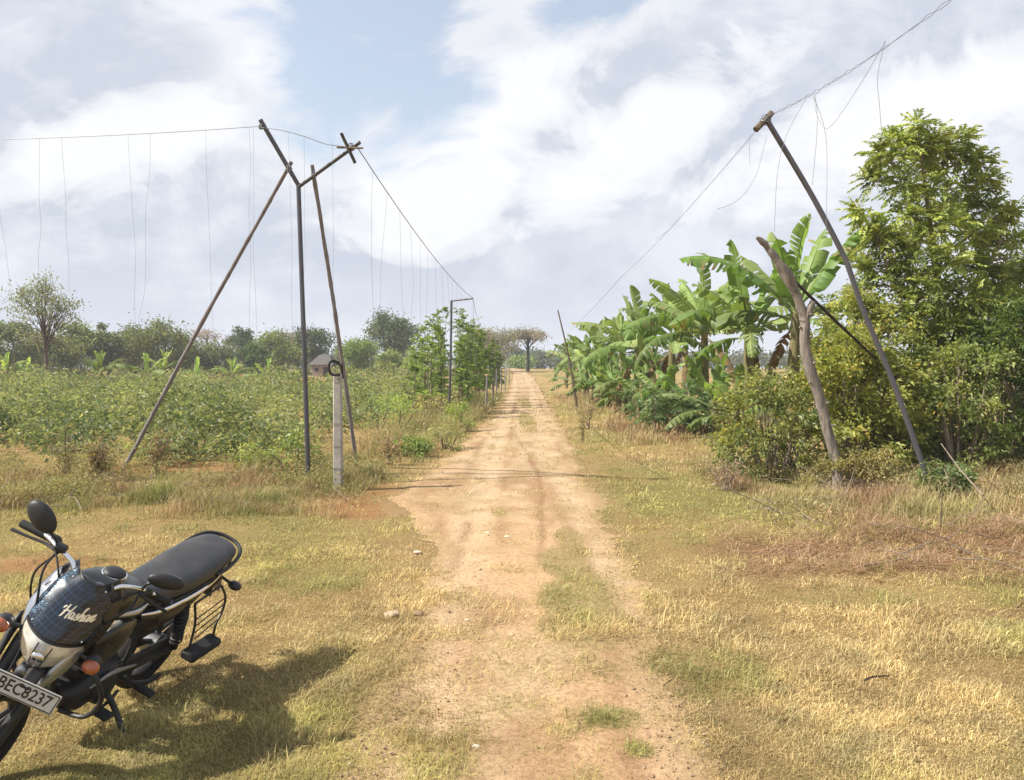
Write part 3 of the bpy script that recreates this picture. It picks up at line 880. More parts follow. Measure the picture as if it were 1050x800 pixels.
# right-hand row, from the near clump to the far road end: photo column of the crown, depth, stem height, leaf length, label
GB = 'banana plants along the right side of the track'
rowR = [
    (812, 18.5, 3.25, 2.75, 'tall banana plant with upright torn leaves behind the leaning dead trunk'),
    (768, 20.5, 2.9, 2.8, 'big banana plant with wide arching leaves beside the dead trunk'),
    (722, 23.5, 3.15, 2.7, 'banana plant standing behind the low feathery green shrub'),
    (688, 27, 3.0, 2.6, 'banana plant with dark leaves just left of the feathery shrub'),
    (655, 29.5, 2.8, 2.7, 'banana plant with two tall upright leaves in the row middle'),
    (702, 33, 3.3, 2.4, 'banana plant hidden deep behind the front of the row'),
    (634, 36, 2.8, 2.5, 'banana plant with leaves leaning out towards the track'),
    (616, 42, 2.6, 2.4, 'banana plant behind the thin leaning stick by the track'),
    (660, 42, 3.3, 2.3, 'banana plant in the second line of the far row'),
    (602, 50, 2.6, 2.3, 'banana plant with pale low leaves towards the far row end'),
    (590, 57, 2.5, 2.2, 'banana plant with bare stem second from the far row end'),
    (581, 66, 2.5, 2.1, 'banana plant at the far end of the row near the track'),
]
for i, (px_, Y, H, L, lab) in enumerate(rowR):
    b = base_at(px_, Y)
    banana(b, H, 12, L * 1.08, lab, GB, 22 if Y < 30 else 14, dry=3 if Y > 25 else 1, tone=1.0)
    # suckers fill the foot of each stool
protoS = banana((0, 0, -50), .75, 7, 1.5, 'young banana sucker', 'banana suckers at the foot of the row', 12, dry=3, name='banana_sucker')
suck = [(660, 27.5, 1.2, 'banana sucker leaning out at the front foot of the row'), (640, 35, 1.5, 'banana sucker among stems in the row middle'), (612, 45, 1.5, 'banana sucker in the far half of the row'), (668, 30, 1.6, 'banana sucker with a split leaf below the two tall upright leaves'), (632, 34.5, 1.5, 'banana sucker in front of the leaning-out banana plant'),
        (617, 40, 1.5, 'banana sucker between two bare stems of the row'), (598, 48, 1.4, 'banana sucker below the pale low leaves'), (588, 55, 1.4, 'banana sucker close to the far row end'), (645, 32, 1.2, 'small banana sucker under dead hanging leaves'),
        (655, 28.5, 1.2, 'leafy banana sucker at the foot of the row with two upright leaves'), (676, 26.5, 1.3, 'banana sucker between the row and the feathery shrub'), (640, 31, 1.3, 'banana sucker beside hanging dead leaves'),
        (735, 20.5, 1.3, 'pale banana sucker behind the round green bush'), (712, 23, 1.2, 'banana sucker right behind the feathery shrub'), (624, 36, 1.4, 'banana sucker below leaves leaning towards the track'),
        (606, 42, 1.3, 'small banana sucker by the thin leaning stick'), (755, 19, 1.1, 'yellowish banana sucker among the brown dead leaves')]
for i, (px_, Y, s, lab) in enumerate(suck):
    b = base_at(px_, Y)
    if i == 0: protoS.location = b; protoS.rotation_euler = (0, 0, 1.); protoS.scale = (s,) * 3; protoS['label'] = lab
    else: dup(protoS, b, i * 1.3, s, lab)

# left field bananas, far behind the crop
GL = 'banana plants beyond the green crop'
lf = [(8, 60, 'banana plant behind the crop at the sparse grey tree'), (30, 66, 'banana plant half hidden by the sparse grey tree'), (104, 58, 'wide spreading banana plant over reddish dead leaves'),
      (150, 60, 'banana plant with tall upright leaves beside the wide spreading one'), (168, 66, 'banana plant with one pole-like upright leaf'), (204, 58, 'pale banana plant just behind the long leaning brace'),
      (240, 60, 'small bright banana plant over a strip of soil'), (274, 57, 'pale green banana plant close to the forked post'), (303, 62, 'tiny drooping banana plant in front of the hut')]
protoL = [banana((0, 0, -60), 1.5, 9, 2.1, 'banana', GL, 10, dry=4, tone=1.25), banana((0, 0, -60), 1.2, 8, 2.2, 'banana', GL, 10, dry=2, tone=1.35)]
used = [0, 0]
for i, (px_, Y, lab) in enumerate(lf):
    k = i % 2; b = base_at(px_, Y); s = [1.1, 1., 1.15, 1.1, 1.2, 1., .95, .95, .6][i]
    if not used[k]:
        protoL[k].location = b; protoL[k].scale = (s,) * 3; protoL[k]['label'] = lab; used[k] = 1
    else: dup(protoL[k], b, i * 1.1, s, lab)

# ------------------------------------------------------------------ left crop field
def crop():
    n = 5000
    x = rng.uniform(-62, -2.6, n); y = rng.uniform(13.6, 57, n)
    row = np.round(x / 1.15) * 1.15; x = row + rng.normal(0, .22, n)
    k = (x > -y * .80 - 3) & (x < redge(y)[0] - 3.2 + 1.2 * (fbm(y * .3, y * 0, 2) - .5)) & (y > 13.0 + .9 * (fbm(x * .6, x * 0 + 2, 3) - .5) * 2 + np.where((x > -8) & (x < -4), .8, 0))
    k &= ~((x > -3.8 - (y - 14) * .02) & (y > 24))
    k &= (fbm(x * .28 + 11, y * .28, 3) > .40 - .02) | (rng.random(n) < .35)
    k &= y < 50 + 8 * fbm(x * .08, x * 0 + 1, 2)
    x, y = x[k], y[k]; n = len(x)
    h = (.5 + 1.12 * sst(.25, .75, fbm(x * .4, y * .4, 3))) * rng.uniform(.65, 1.3, n)
    nl = np.clip(2300 / y, 26, 160).astype(int)
    pid = np.repeat(np.arange(n), nl); m = len(pid)
    a = rng.random(m) * 6.283; r = np.sqrt(rng.random(m)) * (.55 * rng.uniform(.65, 1.3, n))[pid]
    z = rng.random(m) ** .7
    P = np.stack([x[pid] + np.cos(a) * r * (1.15 - .5 * z), y[pid] + np.sin(a) * r * (1.15 - .5 * z), h[pid] * (.12 + .9 * z)], 1)
    P[:, 2] += hgt(P[:, 0], P[:, 1])
    tone = fbm(x * .5, y * .5, 3)[pid]
    c = lerp(np.array([.09, .135, .052]), np.array([.27, .32, .14]), np.clip((tone - .3) * 2 + rng.normal(0, .25, m), 0, 1))
    c = lerp(c, np.array([.34, .34, .16]), (rng.random(m) < .07) * .8)
    c *= rng.uniform(.7, 1.3, m)[:, None]
    L = np.maximum(.12, 3.0 * y[pid] / FPX) * rng.uniform(.6, 1.35, m)
    d = np.stack([np.cos(a), np.sin(a), rng.normal(.25, .5, m)], 1)
    o = leaves_obj('field_crop', (P, d, L, L * .5, c), M['leaf'], None, droop=.4)
    tag(o, 'waist high green field crop filling the left field', None, None, 'stuff')
crop()

# ------------------------------------------------------------------ young feathery trees along the left verge
def feather_tree(b, H, nst, label, group, ll=.13, tone=0., npl=15, spread=.10, name='young_tree'):
    root = empty(name, b, label, 'young tree', group)
    mb = MB(); Ps, Ds, Ls = [], [], []
    for s in range(nst):
        a = rng.random() * 6.28; h = H * rng.uniform(.72, 1.) if s else H
        e = np.array([math.cos(a) * spread * h * rng.random(), math.sin(a) * spread * h * rng.random(), h])
        st = np.array([rng.normal(0, .12), rng.normal(0, .12), -.1])
        path = smooth_path([st, st * .5 + e * .45 + rng.normal(0, .04, 3), e], 10)
        mb.add(*tube(path, [.035, .022, .006], 6))
        m = int(npl * h / H * 1.6)
        t = rng.uniform(.22, 1., m)
        p = np.stack([np.interp(t, np.linspace(0, 1, 10), path[:, i]) for i in range(3)], 1)
        aa = rng.random(m) * 6.28
        el = .35 + .75 * t
        Ps.append(p); Ds.append(np.stack([np.cos(aa) * np.cos(el), np.sin(aa) * np.cos(el), np.sin(el)], 1)); Ls.append(rng.uniform(.4, .85, m) * (1.1 - .35 * t))
    mb.build('stem', M['bark_pale'], root)
    P = np.vstack(Ps); D = np.vstack(Ds); L = np.concatenate(Ls)
    col = shade(len(P), (.075, .13, .025), (.17, .25, .05)) * (1 + tone)
    v, t_, c = sprays(P, D, L, 8, ll, ll * .5, col, .45)
    big('foliage', v, t_, None, M['leaf'], c, root)
    return root
GY = 'feathery young trees along the left verge'
yt = [(426, 27.5, 2.6, 2, 'short slim feathery sapling in front of the thin brace', 'a'), (445, 28.5, 3.7, 3, 'slim feathery sapling beside the thin brace top', 'a'), (452, 33, 4.2, 3, 'slim tall sapling between the thin brace and the nearer bent post', 'a'), (472, 31, 2.9, 3, 'lower slim sapling at the track side of the nearer bent post', 'a'), (487, 40, 4.4, 4, 'slim sapling rising under the arm of the nearer bent post', 'a'), (437, 31, 3.6, 3, 'sparse feathery young tree nearest along the left verge', 'a'), (452, 32, 4.3, 5, 'tallest feathery young tree with a yellow-green top', 'a'), (472, 35.5, 4.4, 6, 'dense feathery young tree against the nearer bent fence post', 'a'), (481, 38, 4.0, 6, 'feathery young tree just beyond the nearer bent fence post', 'a'), (489, 44, 3.9, 6, 'feathery young tree beside the farther bent fence post', 'a'), (496, 50, 3.9, 6, 'feathery young tree just past the farther bent fence post', 'a'), (503, 57, 3.7, 6, 'dull green young tree second from the far end of the verge row', 'a'), (510, 66, 3.4, 6, 'dull green young tree at the far end of the verge row', 'a')]
for i, (px_, Y, H, ns, lab, _) in enumerate(yt):
    feather_tree(base_at(px_, Y), H * 1.05, ns, lab, GY, max(.13, 2.7 * Y / FPX), -.08 * (Y > 48) + .1 * (i == 1), 19 if Y < 45 else 16)

# verge shrubs
SH = [(470, 22.5, .42, .42, .85, (.12, .19, .04), (.22, .29, .07), 'light green weed shrub on the verge below the young trees'),
      (421, 16.0, .42, .4, .42, (.08, .14, .035), (.16, .22, .06), 'low green weed shrub at the corner of the track'),
      (404, 21.5, .75, .7, 1.15, (.14, .21, .05), (.25, .32, .09), 'leafy yellow-green shrub at the edge of the crop'),
      (386, 24, .8, .8, 1.1, (.09, .15, .05), (.16, .23, .08), 'blue-green shrub in the crop edge behind the yellow-green one'),
      (455, 17.5, .5, .5, .55, (.16, .18, .08), (.25, .26, .12), 'grey-green low weed clump beside the track'),
      (440, 27, .7, .7, 1.0, (.2, .2, .09), (.3, .28, .13), 'dry olive shrub in front of the young trees'),
      (262, 13.4, .4, .4, .6, (.14, .19, .06), (.24, .28, .1), 'small weed bush at the foot of the forked post'),
      (300, 13.2, .5, .45, .9, (.1, .15, .045), (.2, .25, .08), 'leafy weed between the forked post and the concrete post')]
for px_, Y, rx, ry, H, c1, c2, lab in SH:
    bush('verge_shrub', lab, 'shrub', base_at(px_, Y), rx, ry, H, 26, 900, max(.07, 2.4 * Y / FPX), c1, c2, 'shrubs along the left verge', 6)

# dry twiggy weed at the foot of the long brace, and the one by the track on the right
def twig_bush(b, H, n, r, label, c1, c2, nl=250, name='dry_shrub', spread=.6):
    root = empty(name, b, label, 'dry shrub')
    mb = MB(); P = []
    for i in range(n):
        a = rng.random() * 6.28; h = H * rng.uniform(.5, 1); sp_ = spread * h * rng.random()
        pth = smooth_path([(rng.normal(0, .04), rng.normal(0, .04), -.05), (math.cos(a) * sp_ * .4, math.sin(a) * sp_ * .4, h * .5), (math.cos(a) * sp_, math.sin(a) * sp_, h)], 7)
        mb.add(*tube(pth, [r, r * .6, r * .3], 5)); P.append(pth[3:])
        for q in range(3):
            s = pth[rng.integers(2, 6)]; e = s + rdir(1, .5)[0] * h * .3
            mb.add(*tube(np.array([s, (s + e) / 2 + rng.normal(0, .02, 3), e]), [r * .5, r * .25], 4)); P.append(e[None])
    mb.build('stem', M['bark_pale'], root)
    P = np.vstack(P); k = rng.integers(0, len(P), nl)
    L = rng.uniform(.03, .08, nl) * 1.2
    leaves_obj('foliage', (P[k] + rng.normal(0, .05, (nl, 3)), rdir(nl), L, L * .5, shade(nl, c1, c2)), M['leaf_dull'], root)
    return root
twig_bush(base_at(100, 12.6), .75, 16, .008, 'brown half dead weed at the foot of the long brace', (.22, .17, .09), (.15, .14, .05), 500)
twig_bush(base_at(68, 12.2), .95, 9, .008, 'thin twiggy weed left of the long brace', (.2, .2, .09), (.15, .14, .05), 260)
twig_bush(base_at(160, 13.4), .8, 14, .008, 'brownish weed between the long brace and the forked post', (.25, .19, .1), (.15, .15, .06), 420)
twig_bush(base_at(603, 23.5), 1.15, 10, .008, 'thin dry shrub beside the track below the bananas', (.25, .22, .1), (.2, .2, .07), 260)
twig_bush(base_at(597, 19.5), .7, 8, .007, 'small wiry shrub on the right verge in front of the thin dry one', (.25, .22, .1), (.24, .22, .08), 200)
twig_bush(base_at(398, 14.6), .6, 10, .008, 'reddish dead weed on the bare soil by the track corner', (.25, .17, .1), (.2, .14, .08), 200)
twig_bush(base_at(745, 11.5), .5, 18, .006, 'greyish dead twigs on the right verge under the round bush', (.25, .2, .12), (.2, .15, .08), 150, 'dry_shrub', 1.1)

# ------------------------------------------------------------------ right-hand thicket
# feathery cassava-like shrub
b = base_at(695, 21.5); root = empty('feathery_shrub', b, 'low feathery blue-green shrub in front of the banana row', 'shrub')
mb = MB(); P, D = [], []
for i in range(26):
    o = np.array([rng.uniform(-1.15, 1.15), rng.uniform(-.7, .7), 0]); e = o * 1.15 + np.array([0, 0, rng.uniform(.7, 1.5)])
    pth = smooth_path([o - np.array([0, 0, .1]), (o + e) / 2, e], 7); mb.add(*tube(pth, [.014, .005], 5))
    for q in range(16):
        P.append(pth[rng.integers(2, 7)]); a = rng.random() * 6.28; D.append((math.cos(a), math.sin(a), rng.uniform(-.1, .8)))
mb.build('stem', M['bark_pale'], root)
v, t_, c = sprays(np.array(P), np.array(D), rng.uniform(.25, .45, len(P)), 7, .11, .04, shade(len(P), (.055, .105, .035), (.11, .175, .06)))
big('foliage', v, t_, None, M['leaf'], c, root)

YG1, YG2 = (.09, .125, .03), (.22, .25, .06); YEL = (.40, .36, .09)
TH_ = [
    ('round_bush', 'round dense bush with small olive leaves left of the dead trunk', (795, 12.8), 1.15, 1.0, 1.75, 90, 6500, .078, (.07, .10, .03), (.19, .22, .06), (.30, .30, .06), .12),
    ('yellow_bush', 'bush with many yellowing leaves behind the dead trunk', (868, 13.0), 1.1, 1.0, 2.5, 95, 7000, .095, (.09, .12, .025), (.22, .25, .055), YEL, .14),
    ('thicket_bush', 'tall leafy bush between the dead trunk and the leaning pole', (905, 13.6), 1.0, 1.0, 2.7, 70, 7500, .09, YG1, YG2, YEL, .10),
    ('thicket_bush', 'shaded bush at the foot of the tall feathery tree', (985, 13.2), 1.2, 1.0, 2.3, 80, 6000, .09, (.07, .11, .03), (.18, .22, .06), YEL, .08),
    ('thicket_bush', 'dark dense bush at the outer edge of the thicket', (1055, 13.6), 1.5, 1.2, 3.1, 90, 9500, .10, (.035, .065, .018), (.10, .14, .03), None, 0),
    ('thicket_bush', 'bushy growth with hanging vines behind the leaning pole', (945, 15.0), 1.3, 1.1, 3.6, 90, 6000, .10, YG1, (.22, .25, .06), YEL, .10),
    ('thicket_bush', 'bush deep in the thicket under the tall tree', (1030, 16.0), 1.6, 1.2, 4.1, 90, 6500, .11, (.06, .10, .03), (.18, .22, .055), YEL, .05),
    ('thicket_bush', 'yellow-green bush filling the gap below the leafy sapling', (880, 14.2), 1.0, .9, 3.3, 80, 6500, .10, YG1, (.23, .26, .06), YEL, .08),
    ('weed_clump', 'grey-green weeds growing at the foot of the leaning pole', (975, 10.6), .45, .35, .5, 40, 2200, .06, (.06, .10, .035), (.13, .17, .06), None, 0),
    ('weed_clump', 'low olive weeds at the foot of the dead trunk', (885, 11.4), .8, .5, .6, 40, 2600, .055, (.13, .14, .05), (.24, .22, .08), None, 0),
]
for nm, lab, (px_, Y), rx, ry, H, nc, nl, lf_, c1, c2, c3, k3 in TH_:
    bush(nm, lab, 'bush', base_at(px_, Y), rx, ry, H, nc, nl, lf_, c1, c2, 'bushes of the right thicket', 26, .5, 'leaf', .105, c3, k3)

def big_tree():
    b = base_at(962, 14.6); root = empty('feathery_tree', b, 'tall feathery light green tree rising behind the leaning pole', 'tree')
    mb = MB()
    # crown clumps placed to the outline seen in the photograph (metres from the base)
    def loc(px_, py, Y): return at(px_, py, Y) - b
    spots = [(903, 158, 14.3, .34), (917, 143, 14.4, .32), (984, 146, 14.6, .38), (1002, 168, 14.8, .36), (958, 143, 14.5, .40), (1012, 185, 15, .36), (895, 185, 14.3, .34), (880, 218, 14.2, .3), (1036, 215, 15.2, .36), (940, 128, 14.4, .30), (935, 150, 14.5, .4), (915, 165, 14.3, .38), (965, 160, 14.7, .45), (990, 165, 14.8, .42), (925, 190, 14.4, .45), (955, 195, 14.6, .55), (1000, 195, 15, .45),
             (1015, 215, 15, .38), (930, 222, 14.3, .5), (965, 232, 14.3, .6), (900, 240, 14.2, .38), (888, 226, 14.2, .28), (905, 250, 14.4, .4), (1000, 240, 14.8, .5), (1030, 232, 15.2, .42),
             (1042, 250, 15.4, .42), (935, 265, 14.1, .6), (975, 268, 14.2, .6), (1010, 275, 14.6, .55), (1040, 285, 15, .5), (915, 288, 14.3, .5), (895, 275, 14.6, .4), (950, 300, 14.0, .55), (990, 305, 14.2, .55),
             (1025, 315, 14.6, .55), (1055, 310, 15, .55), (930, 325, 14.1, .5), (970, 335, 14.1, .5), (1005, 345, 14.3, .5), (1040, 350, 14.6, .55), (880, 300, 14.9, .4), (878, 270, 15., .3), (1065, 270, 15.6, .5), (1075, 340, 15.2, .6), (950, 170, 15.2, .5), (980, 215, 15.5, .6), (940, 245, 15.6, .6), (1010, 255, 15.8, .6)]
    T = smooth_path([(0, 0, -.3), loc(958, 420, 14.4), loc(965, 330, 14.5), loc(955, 240, 14.6), loc(945, 165, 14.6)], 18)
    mb.add(*tube(T, [.14, .11, .085, .05, .02], 9))
    T2 = smooth_path([loc(958, 430, 14.4), loc(985, 330, 14.7), loc(1025, 250, 15.1)], 10); mb.add(*tube(T2, [.09, .06, .025], 8))
    T3 = smooth_path([loc(960, 440, 14.4), loc(935, 340, 14.2), loc(905, 260, 14.3)], 10); mb.add(*tube(T3, [.07, .045, .02], 8))
    allT = np.vstack([T[5:], T2[3:], T3[3:]])
    Ps, Ds, Cs = [], [], []
    for (a, c, Y, r) in spots:
        C = loc(a, c, Y); cand = allT[allT[:, 2] < C[2] + .1]
        s = cand[np.argmin(np.linalg.norm(cand - C, axis=1) + .3 * rng.random(len(cand)))]
        mb.add(*tube(smooth_path([s, (s + C) / 2 + np.array([0, 0, .08]), C], 6), [.03, .016, .006], 5))
        m = int(48 * (r / .45) ** 1.6)
        d = rdir(m, .2); p = C + d * r * rng.random(m)[:, None] ** .5 * np.array([.85, .85, .75])
        Ps.append(p - d * .15); Ds.append(norm(d + np.array([0, 0, .3]) + rng.normal(0, .6, (m, 3))))
        tone = rng.random()
        low = sst(3.6, 1.2, C[2])
        c_ = shade(m, (.10, .15, .035), (.25, .30, .075)) * (.85 + .5 * tone)
        c_ = lerp(c_, np.array([.24, .26, .045]) * rng.uniform(.8, 1.2, m)[:, None], (rng.random(m) < .10 + .25 * low) * .85)
        Cs.append(c_)
    mb.build('trunk', M['bark_pale'], root)
    P = np.vstack(Ps); D = np.vstack(Ds); C = np.vstack(Cs)
    v, t_, c = sprays(P, D, rng.uniform(.22, .42, len(P)), 7, .105, .045, C, .22)
    big('crown', v, t_, None, M['leaf'], c, root)
big_tree()
# broad-leaved sapling behind the dead trunk (left edge of the thicket)
feather_tree(base_at(868, 15.6), 3.1, 6, 'slender leafy sapling between the banana crown and the leaning pole', None, .11, .05, 26, .3, 'leafy_sapling')

# ------------------------------------------------------------------ far trees
DG1, DG2 = (.035, .055, .018), (.085, .115, .032)
FT = [  # name, label, px, depth, py_top, crown half-width px, crown half-height px, py centre, nclump, nleaf, colours, kw
    ('sparse_tree', 'sparse grey-green tree with a dark trunk beyond the crop', 47, 58, 278, 31, 42, 322, 56, 1500, (.09, .11, .06), (.15, .18, .105), dict(tr=.15, nlimb=24, sparse=True, leaf=.2, sig=.2)),
    ('round_tree', 'large rounded dark tree standing alone on the far field', 402, 125, 323, 25, 21, 345, 46, 3200, DG1, (.08, .105, .04), dict(tr=.42, nlimb=14, leaf=.42)),
    ('low_tree', 'low bright green tree right of the hut', 369, 105, 347, 21, 13, 361, 34, 2000, (.06, .10, .02), (.13, .18, .04), dict(tr=.2, leaf=.36)),
    ('dark_tree', 'dark ragged tree just behind the hut', 322, 118, 337, 20, 12, 351, 26, 1500, (.028, .042, .02), (.06, .08, .03), dict(tr=.25, leaf=.4, sparse=True)),
    ('layered_tree', 'tree with layered dark clumps left of the hut', 248, 130, 333, 15, 14, 350, 22, 1400, DG1, (.07, .09, .04), dict(tr=.25, leaf=.42)),
    ('bright_tree', 'broad yellow-green tree just left of the forked post', 286, 112, 340, 24, 18, 358, 36, 2200, (.06, .09, .02), (.14, .17, .045), dict(tr=.25, leaf=.38)),
    ('dense_tree', 'small dark green tree below the layered one', 264, 104, 350, 15, 12, 365, 24, 1300, (.03, .06, .018), (.07, .11, .03), dict(tr=.2, leaf=.34)),
    ('flat_tree', 'bare flat-topped tree standing pale against the sky', 213, 140, 336, 16, 5, 343, 18, 350, (.13, .11, .09), (.2, .17, .14), dict(tr=.16, leaf=.3, sparse=True, nlimb=14)),
    ('broad_tree', 'broad olive tree behind the bananas near the long brace', 170, 98, 335, 34, 17, 353, 46, 2800, (.045, .065, .018), (.11, .13, .04), dict(tr=.3, leaf=.38)),
    ('olive_tree', 'olive green tree left of the broad one', 138, 102, 340, 20, 16, 356, 30, 1700, (.05, .07, .02), (.12, .14, .045), dict(tr=.25, leaf=.38)),
    ('olive_tree', 'olive tree with a small domed top beyond the crop', 112, 96, 336, 16, 18, 354, 28, 1700, (.045, .065, .02), (.11, .135, .045), dict(tr=.25, leaf=.36)),
    ('olive_tree', 'wide olive tree right behind the sparse grey tree', 74, 92, 334, 28, 20, 355, 40, 2400, (.05, .075, .02), (.12, .15, .05), dict(tr=.25, leaf=.36)),
    ('olive_tree', 'grey-green tree behind the outermost left bananas', 8, 90, 328, 30, 22, 352, 40, 2400, (.05, .075, .025), (.12, .15, .06), dict(tr=.25, leaf=.36)),
    ('olive_tree', 'small round tree between the sparse tree and the domed one', 40, 100, 345, 22, 16, 360, 30, 1700, (.06, .085, .025), (.13, .16, .055), dict(tr=.25, leaf=.36)),
    ('far_tree', 'greyish half bare tree over the layered dark tree', 305, 150, 339, 22, 9, 350, 24, 900, (.10, .09, .075), (.17, .15, .12), dict(tr=.2, leaf=.4, sparse=True)),
    ('far_shrub', 'bright low shrub at the foot of the large rounded tree', 398, 98, 361, 15, 8, 370, 20, 1000, (.07, .11, .03), (.15, .19, .055), dict(tr=.1, leaf=.32)),
    ('far_shrub', 'pale green shrub left of the verge trees', 428, 80, 356, 13, 12, 370, 22, 1100, (.08, .12, .03), (.17, .21, .06), dict(tr=.1, leaf=.27)),
    ('far_shrub', 'dull low shrub in front of the layered tree', 222, 100, 352, 22, 12, 364, 26, 1300, (.05, .07, .03), (.11, .13, .05), dict(tr=.12, leaf=.33)),
    ('flat_crowned_tree', 'flat-crowned acacia standing at the far end of the track', 541, 135, 340, 19, 5, 347, 26, 1300, (.09, .085, .055), (.16, .15, .09), dict(tr=.30, leaf=.34, nlimb=22, flat=.8, bark='bark_black')),
    ('brown_tree', 'brownish half bare tree left of the acacia', 508, 128, 337, 24, 10, 350, 30, 1500, (.095, .10, .055), (.15, .155, .085), dict(tr=.22, leaf=.36, sparse=True)),
    ('brown_tree', 'pale brown thin tree over the verge row end', 492, 118, 333, 12, 9, 345, 16, 600, (.11, .11, .065), (.17, .165, .10), dict(tr=.16, leaf=.33, sparse=True)),
    ('far_shrub', 'bright green shrub mass at the bend of the track', 533, 165, 361, 14, 8, 371, 24, 1200, (.07, .12, .03), (.15, .2, .06), dict(tr=.1, leaf=.5)),
    ('far_tree', 'bluish far tree right of the acacia', 556, 210, 360, 20, 9, 369, 28, 1300, (.06, .08, .045), (.11, .13, .08), dict(tr=.2, leaf=.62)),
    ('dark_tree', 'small dark tree under the acacia crown', 528, 190, 354, 9, 7, 363, 14, 700, (.03, .05, .025), (.07, .09, .05), dict(tr=.2, leaf=.55)),
]
for nm, lab, px_, Y, pt, hw, hh, pc, nc, nl, c1, c2, kw in FT:
    b = base_at(px_, Y); k = Y / FPX
    cz = at(px_, pc, Y)[2] - b[2]; H = at(px_, pt, Y)[2] - b[2]
    kw = dict(kw); leaf = kw.pop('leaf')
    if nm in ('olive_tree', 'broad_tree', 'bright_tree', 'dense_tree', 'low_tree', 'layered_tree', 'dark_tree', 'far_shrub', 'brown_tree'): hh += 4; cz -= 3 * k; nl = int(nl * 1.2); nc += 8
    tree(nm, lab, 'shrub' if 'shrub' in nm else 'tree', b, H, max(.3, cz - hh * k * .55), hw * k * .92, hh * k, nc, nl, leaf, c1, c2, cz=cz, group='trees beyond the fields', **kw)

# distant wood line closing the horizon on both sides
def woods():
    P, C, S = [], [], []
    for i in range(420):
        x = rng.uniform(-330, 330); y = rng.uniform(185, 260) + abs(x) * .12
        if abs(x / y * FPX + 525 - 525) < 16: y += 60
        hh = rng.uniform(3.2, 6.2) * (1.25 if x < 0 else 1.)
        r = rng.uniform(3, 6); n = 130
        d = rdir(n, .2)
        P.append(np.array([x, y, hgt(x, y) + hh * .5]) + d * np.array([r, r, hh * .55]) * rng.random((n, 1)) ** .4)
        col = lerp(np.array([.045, .065, .03]), np.array([.12, .14, .06]), rng.random()) 
        C.append(col * rng.uniform(.7, 1.3, (n, 1))); S.append(np.full(n, .95))
    P = np.vstack(P); C = np.vstack(C); L = np.concatenate(S) * rng.uniform(.6, 1.4, len(P))
    o = leaves_obj('distant_woods', (P, rdir(len(P)), L, L * .7, C), M['leaf_dull'])
    tag(o, 'far line of woodland closing the horizon', None, None, 'stuff')
woods()

# scrub along the back of the fields
def scrub():
    P, C, S_ = [], [], []
    for i in range(170):
        y = rng.uniform(84, 150); x = rng.uniform(-.78 * y, -.05 * y)
        if abs(x / y + .25) < .035 and y < 112: continue
        b = np.array([x, y, float(hgt(x, y))]); r = rng.uniform(1.0, 2.6); hh = rng.uniform(.8, 2.2); n = 90
        d = rdir(n, .3); p = b + d * np.array([r, r, hh]) * rng.random((n, 1)) ** .4; p[:, 2] = np.maximum(p[:, 2], b[2] + .1)
        P.append(p); C.append(lerp(np.array([.09, .13, .04]), np.array([.24, .25, .10]), rng.random()) * rng.uniform(.7, 1.3, (n, 1))); S_.append(np.full(n, .42))
    P = np.vstack(P); C = np.vstack(C); L = np.concatenate(S_) * rng.uniform(.6, 1.4, len(P))
    tag(leaves_obj('field_scrub', (P, rdir(len(P)), L, L * .6, C), M['leaf_dull']), 'low scrub growing along the far edge of the fields', None, None, 'stuff')
scrub()
# leafy weeds mixed in the dry grass by the fence and below the thicket
def leafy_weeds():
    P, D, C = [], [], []
    def z(n, xs, ys, f, hmax, c1, c2):
        x = rng.uniform(*xs, n); y = rng.uniform(*ys, n); k = rng.random(n) < f(x, y); x, y = x[k], y[k]
        for _ in range(14):
            m = len(x); h = rng.random(m) ** .8 * hmax * (.3 + 1.2 * fbm(x * 1.3, y * 1.3, 3))
            P.append(np.stack([x + rng.normal(0, .09, m), y + rng.normal(0, .09, m), hgt(x, y) + h + .02], 1)); D.append(rdir(m, .25)); C.append(lerp(np.array(c1), np.array(c2), rng.random(m)) * rng.uniform(.7, 1.3, (m, 1)))
    z(3800, (-12, -2.0), (9.6, 14.2), lambda x, y: sst(.42, .6, fbm(x * .9 + 7, y * .9, 3)) * sst(-1.9, -2.5, x) * (1 - .8 * soil_mask(x, y)), .38, (.16, .19, .06), (.34, .32, .14))
    z(2600, (-4.8, -.5), (14, 46), lambda x, y: sst(.42, .6, fbm(x * .9 + 7, y * .5, 3)) * sst(-.1, -.6, x - redge(y)[0]) * sst(-3, -1.7, x - redge(y)[0]), .5, (.16, .20, .06), (.32, .32, .13))
    z(2600, (3.2, 11.5), (8.8, 13.5), lambda x, y: sst(.46, .62, fbm(x * .9 + 3, y * .9, 3)), .3, (.16, .17, .06), (.36, .30, .15))
    P_ = np.vstack(P); D_ = np.vstack(D); C_ = np.vstack(C); L = np.maximum(.045, 1.7 * P_[:, 1] / FPX) * rng.uniform(.6, 1.4, len(P_))
    tag(leaves_obj('leafy_weeds', (P_, D_, L, L * .45, C_), M['leaf_dull']), 'small leafy weeds mixed into the dry grass by the fence', None, None, 'stuff')
leafy_weeds()
# ------------------------------------------------------------------ poles, wires, posts
def local(root, pts): return np.asarray(pts, float) - np.array(root.location)

def stick_thing(name, label, cat, pts, rad, mat, group=None, seg=9, n=None):
    P = np.asarray(pts, float)
    if 'brace' in name:
        P = smooth_path(P, 18); P[1:-1] += rng.normal(0, .002, (16, 3)); P = smooth_path(P, 54)
        rad = np.interp(np.linspace(0, 1, 54), np.linspace(0, 1, len(rad)), rad) * rng.uniform(.86, 1.14, 54) if not np.isscalar(rad) else rad
    o = MB().add(*tube((smooth_path(P, n) if n else P) - P[0], rad, seg)).build(name, mat)
    o.location = P[0]
    return tag(o, label, cat, group)

